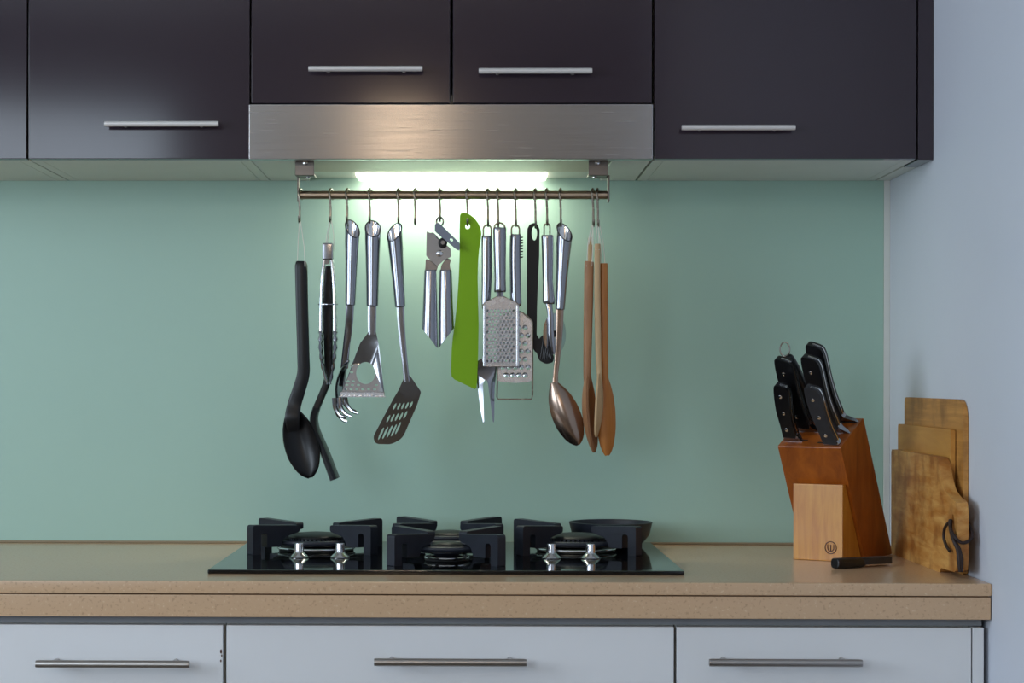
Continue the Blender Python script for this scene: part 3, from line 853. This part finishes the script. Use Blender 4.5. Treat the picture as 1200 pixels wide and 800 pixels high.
# 12 pizza wheel ------------------------------------------------------------------
o = .004
t = utensil('pizza_wheel', 'steel pizza wheel hung between the black tool and the serving spoon', 'pizza cutter', 650, 416, o)
wire_loop(t, 641, 262, 280, 3.4, o)
solid_handle(t, [Q(641.5, 276, o), Q(641.5, 278, o), Q(641.8, 300, o), Q(642, 330, o), Q(643, 352, o), Q(643, 356, o)], [6 * ku, 7.2 * ku, 6.6 * ku, 6.0 * ku, 7.2 * ku, 6 * ku], [.006, .008, .008, .007, .008, .006])
b = new(); strap(b, [Q(643, 354, o), Q(644, 362, o), Q(645.2, 372, o), Q(645.6, 392, o), Q(647.5, 406, o), Q(648.6, 415, o)], [4.2 * ku, 3.6 * ku, 3.6 * ku, 4 * ku, 2.8 * ku, 1.2 * ku], [.003, .004, .005, .005, .004, .002]); build('fork', b, M['steel'], t)
rot = Matrix.Rotation(R(54), 3, 'Z') @ Matrix.Rotation(R(90), 3, 'X')
b = new(); lathe(b, [(.0005, -.0012), (.024, -.0008), (.0315, 0), (.024, .0008), (.0005, .0012)], Q(650, 391, o - .012), 40, rot); build('wheel', b, M['chrome'], t)
b = new(); lathe(b, [(.0005, -.006), (.004, -.0055), (.005, -.003), (.005, .003), (.004, .0055), (.0005, .006)], Q(650, 391, o - .008), 16, rot); build('axle', b, M['steel'], t)
# 13 serving spoon ------------------------------------------------------------------
o = .012
t = utensil('steel_serving_spoon', 'large stainless steel serving spoon right of the pizza wheel, bowl slanting right', 'spoon', 665, 520, o)
hollow_handle(t, (661.5, 272), (656.3, 363), 9.4 * ku, 5.6 * ku, (-.5, .87, 0), .0140, o=.004)
b = new(); strap(b, [Q(656.3, 360, .004), Q(655.5, 385, .004), Q(653.5, 415, .003), Q(651, 440, .004), Q(651, 455, .006)], [4.6 * ku, 4.2 * ku, 3.4 * ku, 3.0 * ku, 3.8 * ku], [.0016, .0016, .002, .0022, .0012]); build('shaft', b, M['bowl_steel'], t)
b = new(); bowl(b, Q(648.5, 448, .004), Q(677.5, 521, .004), Vector((.93, 0, .36)), -EY, 16.5 * ku, .011, .0016); build('bowl', b, M['bowl_steel'], t)
# 14 wooden spoons ----------------------------------------------------------------
WG = 'wooden spoons on the paired hooks'
def wspoon(name, label, mat, pts, wx, wy, p0, p1, side, nrm, half, depth, strings, th=.004, cat='spoon'):
    t = thing(name, label, cat, Q(*p1), WG)
    b = new(); strap(b, [Q(*p) for p in pts], [v * ku for v in wx], wy, 14, 2.6); build('handle', b, M[mat], t)
    if half:
        b = new(); bowl(b, Q(*p0), Q(*p1), side, nrm, half, depth, th); build('bowl', b, M[mat], t)
    for s_ in strings: loop_string(t, s_, .0005)
    return t
wspoon('wooden_spoon', 'brown wooden spoon, leftmost of the hanging wooden spoons', 'spoon_brown',
       [(690.5, 308, .006), (690.3, 311, .006), (689.5, 360, .006), (688.5, 410, .006), (688, 440, .006), (687.5, 456, .006)], [4, 5.6, 5.4, 4.9, 4.4, 2.6], [.005, .006, .006, .006, .006, .004],
       (690.5, 438, .006), (697.5, 529, .004), Vector((.36, .93, 0)), Vector((.93, -.36, 0)), .022, .013,
       [[(687.5, 312, .011), (689, 285, .006), (693.5, 264, .004), (695, 264, .004), (695, 285, .008), (693.5, 312, .011)]])
wspoon('wooden_stick', 'slim pale wooden stick hanging behind the brown wooden spoon', 'spoon_pale',
       [(691.6, 281, -.006), (691.6, 283, -.006), (691.2, 340, -.006), (690.4, 420, -.006)], [1.8, 2.6, 2.6, 2.4], [.003, .0034, .0034, .003], None, (690.4, 420, -.006), None, None, 0, 0,
       [[(690, 287, -.004), (692, 275, 0), (694.5, 264.5, .003), (693.3, 287, -.004)]], cat='stick')
wspoon('wooden_spoon', 'pale narrow wooden spoon seen edge-on between two darker spoons', 'spoon_pale',
       [(700.2, 288, .012), (700.2, 290, .012), (700, 340, .012), (701, 400, .012), (702.5, 438, .012), (704, 452, .014)], [2.6, 3.4, 3.6, 3.6, 3.2, 2.0], [.004, .0045, .0045, .0045, .004, .003],
       (701, 438, .013), (697.5, 511, .015), Vector((-.12, -.99, 0)), Vector((-.99, .12, 0)), .018, .008,
       [[(698.5, 293, .016), (699, 275, .008), (700, 264.5, .004), (701.5, 264.5, .004), (702, 278, .008), (702, 293, .016)]])
wspoon('wooden_spoon', 'orange-brown wooden spoon, rightmost of the hanging wooden spoons', 'spoon_orange',
       [(707.6, 310, .0), (707.6, 313, .0), (708, 360, .0), (708.3, 410, .0), (708.5, 450, .0), (709, 480, .0)], [3.6, 4.6, 4.5, 4.4, 4.4, 5.5], [.005, .006, .006, .006, .006, .004],
       (708.5, 440, .0), (711.5, 533, .0), Vector((.92, .39, 0)), Vector((.39, .92, 0)), .0150, .010,
       [[(705.5, 315, .004), (704, 285, .004), (701, 264.5, .003), (703, 264.5, .003), (707, 285, .004), (709.5, 315, .004)]])

# ================================================================ WORKTOP AND BASE UNITS
DW = .626
wt = thing('worktop', 'beige speckled quartz worktop with a stepped front edge', 'worktop', (-.6, -.3, CT - .05))
ws1 = Z(697, DW); ws0 = Z(724, DW)
b = new(); box(b, XL, WR - .0008, -DW - .003, -.0005, ws1 + .0006, CT, .0022); build('top_slab', b, M['stone'], wt)
b = new(); box(b, XL, WR - .0012, -DW, -.0008, ws0, ws1 - .0006, .0014); build('lower_slab', b, M['stone'], wt)
DB = .612
gz = Z(732.5, DB)
xr = X(1153.5, DB)
b = new(); box(b, XL, xr, -DB + .012, -.06, gz + .0006, ws0 - .0004)
tag(build('grip_profile', b, M['shadow_gap']), 'long grey metal profile under the worktop edge above the drawers', 'trim strip')
def base_unit(label, x0, x1, hp, d0, d1):
    t = thing('base_cabinet', label, 'cabinet', ((x0 + x1) / 2, -.3, 0), 'white base cabinets')
    b = new()
    box(b, x0 + .0005, x0 + .017, -DB + .0195, -.062, .1, gz, .0005, 1); box(b, x1 - .017, x1 - .0005, -DB + .0195, -.062, .1, gz, .0005, 1)
    box(b, x0 + .0175, x1 - .0175, -DB + .0195, -.062, .1, .116); box(b, x0 + .0175, x1 - .0175, -.068, -.062, .117, gz)
    box(b, x0 + .0175, x1 - .0175, -DB + .0195, -DB + .09, gz - .018, gz)
    box(b, x0 + .002, x1 - .002, -DB + .07, -DB + .085, 0, .0995)
    build('carcass', b, M['carcass'], t)
    h_ = .145
    z1 = gz - .001
    for i, (za, zb) in enumerate(((z1 - h_, z1), (z1 - h_ - .003 - .26, z1 - h_ - .003), (.102, z1 - h_ - .266))):
        b = new(); box(b, d0, d1, -DB, -DB + .0185, za, zb, .0010)
        dr = build('drawer', b, M['drawer'], t)
        if i == 0: bar_handle(hp[0], hp[1], hp[2], DB, M['handle_dark'], dr, .0052, .03, .022)
        else:
            xm = (d0 + d1) / 2; q = new(); zc = zb - .05
            tube(q, [(xm - .1, -DB - .03, zc), (xm + .1, -DB - .03, zc)], .0052, 14)
            for xx in (xm - .08, xm + .08): tube(q, [(xx, -DB + .001, zc), (xx, -DB - .03, zc)], .004, 10, ref=(0, 0, 1))
            build('handle', q, M['handle_dark'], dr)
    return t
base_unit('white base cabinet with drawers left of the hob, chipped at its right edge', X(-140, DB), X(263.5, DB), (42, 222, 778), X(-139, DB), X(261.8, DB))
chip = new()
for (px, py, w_, h_) in ((259, 763, 1.2, 2.6), (259.8, 768, .8, 1.4), (258.8, 774, .9, 1.6)):
    c = P(px, py, DB); k_ = K(DB)
    plate(chip, circ(c.x, c.z, w_ * k_, 8, h_ * k_), [], lambda u, v, q_: Vector((u, -DB - .0001 - q_, v)), .0003)
chips = build('chip', chip, M['burnt'], [o for o in S.objects if o.name.startswith('base_cabinet')][0].children[1]); chips['label'] = 'brown chips in the white edge'
base_unit('wide white base cabinet with drawers under the hob', X(263.8, DB), X(791.8, DB), (438.5, 617, 776), X(265.8, DB), X(790.2, DB))
base_unit('white base cabinet with drawers under the knife block', X(792.2, DB), X(1139.6, DB), (831, 1010.5, 776.5), X(793.4, DB), X(1138.8, DB))
b = new(); box(b, X(1140.2, DB), xr, -DB - .0005, -.07, .0, gz - .0005, .001)
tag(build('end_panel', b, M['drawer']), 'narrow white end panel of the base cabinets beside the right wall', 'panel')

# ================================================================ HOB
hxc = X(522.5, .53)
hw = (X(802, .531) - X(243, .531)) / 2
HT = CT + .006
hob = thing('gas_hob', 'black glass gas hob with four burners and four chrome knobs', 'hob', (hxc, -.28, CT))
b = new(); box(b, hxc - hw, hxc + hw, -.531, -.028, CT, HT, .0015); build('glass_top', b, M['hob_glass'], hob)
def burner(xc, d, rc):
    c = Vector((xc, -d, HT))
    b = new(); lathe(b, [(rc * 1.32, 0), (rc * 1.34, .001), (rc * 1.25, .005), (rc * .95, .006), (rc * .9, .0005)], c, 40)
    bs = build('burner_base', b, M['cap'], hob)
    b = new(); torus(b, c + Vector((0, 0, .0045)), rc * 1.36, .0016, 48, 8); build('drip_ring', b, M['chrome'], hob)
    b = new(); lathe(b, [(rc * .55, .004), (rc * .7, .007), (rc * .92, .011), (rc * .95, .0155), (rc * .9, .0157)], c, 40)
    hd = build('burner_head', b, M['iron'], hob)
    b = new()
    n = 40
    for k in range(n):                                # flame ports: a crown of small teeth
        a = 2 * math.pi * k / n
        v = Vector((math.cos(a), math.sin(a), 0)); s = Vector((-math.sin(a), math.cos(a), 0)) * (rc * math.pi / n * .55)
        r0, r1 = rc * .86, rc * .97
        ring0 = [c + v * r0 - s + Vector((0, 0, .0155)), c + v * r1 - s + Vector((0, 0, .0155)), c + v * r1 + s + Vector((0, 0, .0155)), c + v * r0 + s + Vector((0, 0, .0155))]
        loft(b, [ring0, [p + Vector((0, 0, .004)) for p in ring0]])
    q = build('flame_ports', b, M['iron'], hd); q['kind'] = 'stuff'
    b = new(); lathe(b, [(rc * .9, .0195), (rc, .0198), (rc * 1.005, .0215), (rc * .97, .0235), (rc * .8, .0262), (rc * .4, .0278), (.0008, .028)], c, 40)
    build('burner_cap', b, M['cap'], hob)
def pan_support(xc, dc, hx, hy, ring_r, skip=(), rz_=.0145):
    c = Vector((xc, -dc, HT))
    b = new(); torus(b, c + Vector((0, 0, rz_)), ring_r, .0042, 48, 8)
    ps = build('pan_support', b, M['iron'], hob)
    for sx in (-1, 1):
        for sy in (-1, 1):
            if (sx, sy) in skip: continue
            out = Vector((sx * hx, sy * hy, 0)); inn = out * .30
            dv = (out - inn); L = dv.length; dv.normalize(); sd = Vector((-dv.y, dv.x, 0))
            T = .0150
            ol = rounded([(0, .031), (0, .0405), (L, .0445), (L, 0), (L - .015, 0), (L - .015, .031), (L - .0265, .031), (L - .0265, .010), (L - .052, .010), (L - .058, .024)],
                         [.003, .003, .005, .001, .001, .004, .004, .001, .002, .006], 3)
            b = new()
            plate(b, ol, [], lambda u, v, w_: c + inn + dv * u + sd * (w_ - T / 2) + EZ * v, T)
            bmesh.ops.bevel(b, geom=[e for e in b.edges if len(e.link_faces) == 2 and e.calc_face_angle(0) > 1.2], offset=.0012, segments=2, affect='EDGES')
            build('support_arm', b, M['iron'], ps)
    return ps
xl, xr_ = X(366, .29) , X(679, .29)
burner(xl, .205, .043); burner(xr_, .205, .045)
burner(hxc, .155, .033); burner(hxc, .375, .024)
pan_support(xl, .205, .093, .085, .064); pan_support(xr_, .205, .089, .085, .066, [(1, 1)])
pan_support(hxc, .158, .079, .088, .056, (), .019); pan_support(hxc, .378, .078, .09, .056, (), .020)
for px in (350.5, 398.5, 646, 692):
    c = P(px, 657.5, .338); c.z = HT
    b = new(); lathe(b, [(.0142, 0), (.0145, .0012), (.0125, .0035), (.0085, .0068), (.0072, .0085), (.0068, .020), (.0060, .0216), (.0008, .0218)], c, 28)
    build('control_knob', b, M['chrome'], hob)
# small black pan behind the right burner
pc = P(715.5, 640, .098); pc.z = HT
b = new()
lathe(b, [(.0008, 0), (.040, 0), (.052, .006), (.0615, .018), (.0655, .0345), (.0665, .0375), (.0645, .0380), (.0625, .0345), (.058, .018), (.048, .008), (.0008, .005)], pc, 48)
tag(build('small_pan', b, M['iron']), 'small round black dish standing on the hob behind its right burner', 'dish')

# ================================================================ KNIFE BLOCK
KA, KT = R(35), R(27.5)
kx = X(1014, .262)
W_, T_, L_ = .101, .092, .185
kb_loc = Vector((kx - W_ / 2 * math.cos(KA), -.262 + W_ / 2 * math.sin(KA), CT))
kb = thing('knife_block', 'leaning reddish-brown wooden knife block with a small honey-coloured front box', 'knife block', kb_loc)
Rv = Vector((math.cos(KA), -math.sin(KA), 0)); Fv = Vector((-math.sin(KA), -math.cos(KA), 0)); Bv = -Fv
AX = (Fv * math.sin(KT) + EZ * math.cos(KT))           # axis of the slots, leaning forwards
TV = (Bv * math.cos(KT) + EZ * math.sin(KT))           # across the sloping top, to the back
H_ = .170                                              # height of the front edge
def KB(r_, u, z): return kb_loc + Rv * r_ + Bv * u + EZ * z
sl = math.tan(KT)
b = new()
topf = KB(0, 0, 0) + Fv * (H_ * sl) + EZ * H_
side = [(0, 0), (T_ / math.cos(KT) - .010, 0), (T_ / math.cos(KT) - .004, .006), None, None]
p_tf = Vector((-H_ * sl, H_)); p_tb = p_tf + Vector((T_ * math.cos(KT), T_ * math.sin(KT)))
ol = rounded([(0, 0), (T_ / math.cos(KT), 0), tuple(p_tb), tuple(p_tf)], [.001, .009, .003, .003], 3)
plate(b, ol, [], lambda u, v, w_: KB(-W_ / 2 + w_, u, v), W_)
bmesh.ops.bevel(b, geom=[e for e in b.edges if len(e.link_faces) == 2 and e.calc_face_angle(0) > 1.2], offset=.0012, segments=2, affect='EDGES')
build('block_body', b, M['block'], kb)
def TOP(a, t_): return topf + Rv * (-W_ / 2 + a * W_) + TV * (t_ * T_)
b = new()
pw = .079
pl = [(-.062 - .007, 0), (.0, 0), (-.114 * sl + .002, .114), (-.069 - .0, .114)]
plate(b, rounded([(-.070, 0), (-.002, 0), (-.114 * sl - .0004, .114), (-.070, .114)], .0015, 2), [], lambda u, v, w_: KB(-pw / 2 + w_ + .006, u, v), pw)
bmesh.ops.bevel(b, geom=[e for e in b.edges if len(e.link_faces) == 2 and e.calc_face_angle(0) > 1.2], offset=.001, segments=2, affect='EDGES')
fb = build('front_box', b, M['block_front'], kb); fb['label'] = 'honey-coloured front box with a burnt round emblem'
b = new()                                              # burnt emblem: a ring round a three-stroke U
lc = (.0270, .0205)
def LG(x_, z_, h=0): return KB(x_, -.0703 - h, z_)
def lring(r0, r1, a0, a1, cx, cz, n):
    for k in range(n):
        a, c = R(a0 + (a1 - a0) * k / n), R(a0 + (a1 - a0) * (k + 1) / n)
        q = [(r0, a), (r1, a), (r1, c), (r0, c)]
        f0 = [LG(cx + rr * math.cos(t_), cz + rr * math.sin(t_)) for rr, t_ in q]
        f1 = [LG(cx + rr * math.cos(t_), cz + rr * math.sin(t_), .0005) for rr, t_ in q]
        loft(b, [f0, f1])
def lbar(x0, x1, z0, z1):
    loft(b, [[LG(x0, z0), LG(x1, z0), LG(x1, z1), LG(x0, z1)], [LG(x0, z0, .0005), LG(x1, z0, .0005), LG(x1, z1, .0005), LG(x0, z1, .0005)]])
lring(.0083, .0095, 0, 360, lc[0], lc[1], 36)
lring(.0042, .0054, 180, 360, lc[0], lc[1] - .0004, 14)
lbar(lc[0] - .0054, lc[0] - .0042, lc[1] - .0004, lc[1] + .0045); lbar(lc[0] + .0042, lc[0] + .0054, lc[1] - .0004, lc[1] + .0045)
lbar(lc[0] - .0006, lc[0] + .0006, lc[1] - .005, lc[1] + .0045)
build('emblem', b, M['burnt'], fb)
for (a, t_) in ((.22, .2), (.22, .52), (.22, .84), (.76, .14), (.76, .5), (.76, .84)):    # slots as solid dark strips, the shade inside them painted
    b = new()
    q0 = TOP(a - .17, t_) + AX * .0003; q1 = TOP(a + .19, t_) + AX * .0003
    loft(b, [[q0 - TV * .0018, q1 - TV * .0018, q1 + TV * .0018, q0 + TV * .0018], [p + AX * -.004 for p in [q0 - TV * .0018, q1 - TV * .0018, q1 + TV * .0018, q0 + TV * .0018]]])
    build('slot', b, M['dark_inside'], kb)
def knife(label, a, t_, L, wd, mat='pom', lean=.0, rivets=3, sink=0.0, bol=.030):
    base = TOP(a, t_) + AX * (.004 - sink)
    t = thing('kitchen_knife', label, 'knife', base, 'knives in the block')
    N = TV * -1                                        # flat side towards the front
    ax_ = (AX - Rv * lean).normalized()
    def H(s, c, n): return base + ax_ * s + Rv * c + N * n
    th = .013
    # handle scale: straight front, curved back, hooked butt
    prof = [(-wd * .42, .006), (-wd * .48, L * .25), (-wd * .62, L * .55), (-wd * .60, L * .82), (-wd * .52, L * .97), (-wd * .36, L), (wd * .22, L * .955), (wd * .40, L * .90), (wd * .42, L * .78), (wd * .36, L * .55), (wd * .38, L * .3), (wd * .50, .010), (wd * .42, .004)]
    pr = [(p[0], p[1]) for p in smooth([(c, s, 0) for c, s in prof], 3)]
    b = new(); plate(b, pr, [], lambda u, v, w_: H(v, u, w_ - th / 2), th)
    bmesh.ops.bevel(b, geom=[e for e in b.edges if len(e.link_faces) == 2 and e.calc_face_angle(0) > 1.2], offset=.003, segments=3, affect='EDGES')
    build('handle', b, M[mat], t)
    b = new()                                          # steel tang showing round the back and the butt
    edge = [p for p in pr if p[0] > -wd * .30 and p[1] > .004]
    rings = []
    for c, s in edge:
        rings.append([H(s + .0006, c + .0007, n) for n in (-.0013, .0013)] + [H(s - .003, c - .003, n) for n in (.0013, -.0013)])
    loft(b, rings); build('tang', b, M['chrome'], t)
    for i in range(rivets):
        s = L * (.20 + .30 * i)
        for sg in (1,):
            b = new(); lathe(b, [(.0029, -.0006), (.0029, .0004), (.0018, .0008), (.0003, .0009)], H(s, -wd * .08 - wd * .04 * i, th / 2), 12, Vector((0, 0, 1)).rotation_difference(N).to_matrix())
            build('rivet', b, M['chrome'], t)
    b = new()                                          # bolster widening into the blade
    rings = []
    mxc = (.97 - a) * W_
    for (s, c0, c1, tk) in ((.012, -wd * .40, wd * .46, .0058), (.005, -wd * .42, wd * .60, .0052), (-.001, -wd * .44, wd * .5 + bol * .45, .003), (-.004, -wd * .44, wd * .5 + bol * .6, .0016), (-.05, -wd * .44, wd * .4 + bol * .3, .0014)):
        c1 = min(c1, mxc)
        if s < -.01: c0 = max(c0, -(a - .03) * W_)
        rings.append([H(s, c0, -tk), H(s, c1, -tk), H(s, c1, tk), H(s, c0, tk)])
    loft(b, rings); build('blade', b, M['polished'], t)
    return t
knife('small black-handled knife, front left in the block', .16, .17, .093, .023, lean=-.07, bol=.012)
knife('black-handled knife in the left middle of the block, below the steel ring', .24, .50, .121, .027, lean=.05, bol=.024)
knife('greyed black-handled knife, front right in the block, handle tipped low', .83, .10, .099, .024, 'pom_worn', lean=.10, bol=.0, sink=.006)
knife('black-handled knife in the right middle of the block', .70, .48, .125, .028, lean=.06, bol=.024)
knife('black-handled knife at the back right of the block, the tallest one', .62, .86, .128, .027, lean=.05, bol=.040)
# sharpening steel with a ring
base = TOP(.26, .84) + AX * .003
t = thing('sharpening_steel', 'black-handled sharpening steel with a wire ring, back left in the block', 'sharpening steel', base)
ax_ = (AX - Rv * .17).normalized()
b = new(); tube(b, smooth([base + ax_ * s for s in (0, .008, .03, .06, .09, .108, .112)], 3), [.006, .008, .0105, .0125, .011, .008, .003], 18, ref=tuple(TV)); build('handle', b, M['pom'], t)
b = new(); tube(b, [base - AX * .04, base + ax_ * .003], .004, 12, ref=tuple(TV)); build('rod', b, M['steel'], t)
b = new()
rc_ = base + ax_ * .122
tube(b, [rc_ + EX * (.0068 * math.cos(q)) + EZ * (.0105 * math.sin(q)) + EY * (.003 * math.cos(q)) for q in [2 * math.pi * k / 24 for k in range(24)]], .0012, 8, closed=True); build('ring', b, M['hook'], t)

# paring knife lying on the worktop
p0 = P(978, 667, .43); p0.z = CT + .0082; p1 = P(1043, 659, .36); p1.z = CT + .006
t = thing('paring_knife', 'small black-handled knife lying on the worktop before the block', 'knife', (p0.x, p0.y, CT))
dv = (p1 - p0); LL = dv.length; dv.normalize(); sd = dv.cross(EZ).normalized()
b = new(); tube(b, smooth([p0, p0 + dv * .004, p0 + dv * .03, p0 + dv * .05, p0 + dv * .058], 3), [.006, .0085, .0095, .0085, .007], 14, r2=[.0065, .0078, .0078, .0075, .006], ref=(0, 0, 1), power=3); build('handle', b, M['pom'], t)
b = new()
ol = [(.052, -.0085), (.062, -.0105), (LL - .012, -.0115), (LL, .004), (LL - .004, .0075), (.062, .0095), (.052, .0075)]
plate(b, rounded(ol, .002, 2), [], lambda u, v, w_: p0 + dv * u + sd * v + EZ * (w_ - .003), .0095); build('blade_guard', b, M['pom_worn'], t)

# ================================================================ CUTTING BOARDS
def board(name, label, mat, x0, d0, slope, th, ol, holes=(), bev=.003, edge=None):
    ang = math.atan(slope)
    t = thing(name, label, 'cutting board', (x0, -d0, CT), 'wooden cutting boards on edge')
    t.rotation_euler = (0, 0, -math.pi / 2 + ang)      # local x runs along the board towards the viewer
    b = new()
    plate(b, ol, holes, lambda u, v, w_: Vector((u, w_, v)), th)
    bmesh.ops.bevel(b, geom=[e for e in b.edges if len(e.link_faces) == 2 and e.calc_face_angle(0) > 1.0], offset=bev, segments=3, affect='EDGES')
    o = build('board', b, M[mat], t, local=True)
    return t
SL = 0.0
curve = smooth([(.300, .158, 0), (.312, .150, 0), (.326, .132, 0), (.346, .116, 0), (.378, .107, 0), (.396, .105, 0)], 4)
ol = [(0, .0015), (.0015, 0), (.312, 0), (.317, .003), (.322, .007), (.396, .008), (.406, .012), (.410, .022), (.410, .092), (.405, .102)] + [(p.x, p.y) for p in reversed(curve)] + [(.292, .160), (.02, .162), (.004, .162), (0, .158)]
BX = .655
t1 = board('cutting_board', 'front wooden cutting board with a curved cut-out and a leather thong', 'board_a', BX, .16, SL, .0155, ol, [circ(.388, .074, .0065, 12, .012)], .0025)
b = new()
tube(b, smooth([Vector(q) for q in ((.388, -.0035, .074), (.398, -.006, .068), (.412, -.004, .058), (.4145, .003, .050), (.4145, .011, .050), (.411, .0195, .056), (.402, .0205, .066), (.392, .0195, .074))], 4), .0022, 8, ref=(0, 0, 1))
tube(b, smooth([Vector(q) for q in ((.388, -.0033, .078), (.396, -.005, .066), (.409, -.004, .052), (.4135, .001, .040), (.4140, .003, .026), (.4135, .004, .010))], 4), [.003, .0026, .0026, .0036, .0046, .003], 8, ref=(0, 1, 0))
tube(b, smooth([Vector(q) for q in ((.384, -.003, .076), (.364, -.005, .066), (.358, -.005, .052), (.372, -.005, .042), (.392, -.005, .036))], 4), .0022, 8, ref=(0, 1, 0))
th_ = build('thong', b, M['leather'], t1, local=True); th_['label'] = 'dark leather thong'
ol = rounded([(0, 0), (.336, 0), (.336, .199), (0, .201)], [.003, .004, .004, .006], 3)
board('cutting_board', 'plain pale wooden cutting board standing between two others', 'board_b', .6718, .13, SL, .0065, ol, (), .0015)
ol = rounded([(0, 0), (.366, 0), (.366, .241), (0, .243)], [.006, .006, .034, .012], 6)
board('cutting_board', 'tallest wooden cutting board with rounded corner, nearest the right wall', 'board_c', .6797, .14, SL, .0065, ol, (), .0015)

# ================================================================ ROOM LAMP (behind the viewer, mirrored in the steel)
lc_ = Vector((-.22, -3.6, 1.95))
t = thing('pendant_lamp', 'round warm glass pendant lamp hanging in the kitchen', 'lamp', lc_)
b = new(); lathe(b, [(.05, ZC), (.05, ZC - .02), (.006, ZC - .03), (.003, ZC - .04), (.003, lc_.z + .13), (.02, lc_.z + .10), (.03, lc_.z + .07)], Vector((lc_.x, lc_.y, 0)), 20); build('cord', b, M['carcass'], t)
b = new(); lathe(b, [(.002, -.075), (.042, -.065), (.067, -.037), (.075, 0), (.067, .037), (.042, .065), (.02, .075)], lc_, 32); build('glass_globe', b, M['warm_lamp'], t)
l = bpy.data.lights.new('pendant_lamp_bulb', 'POINT'); l.energy = 36; l.color = (1.0, .74, .50); l.shadow_soft_size = .085
lo = bpy.data.objects.new('pendant_lamp_bulb', l); COL.objects.link(lo); lo.location = lc_ + Vector((0, 0, -.0))
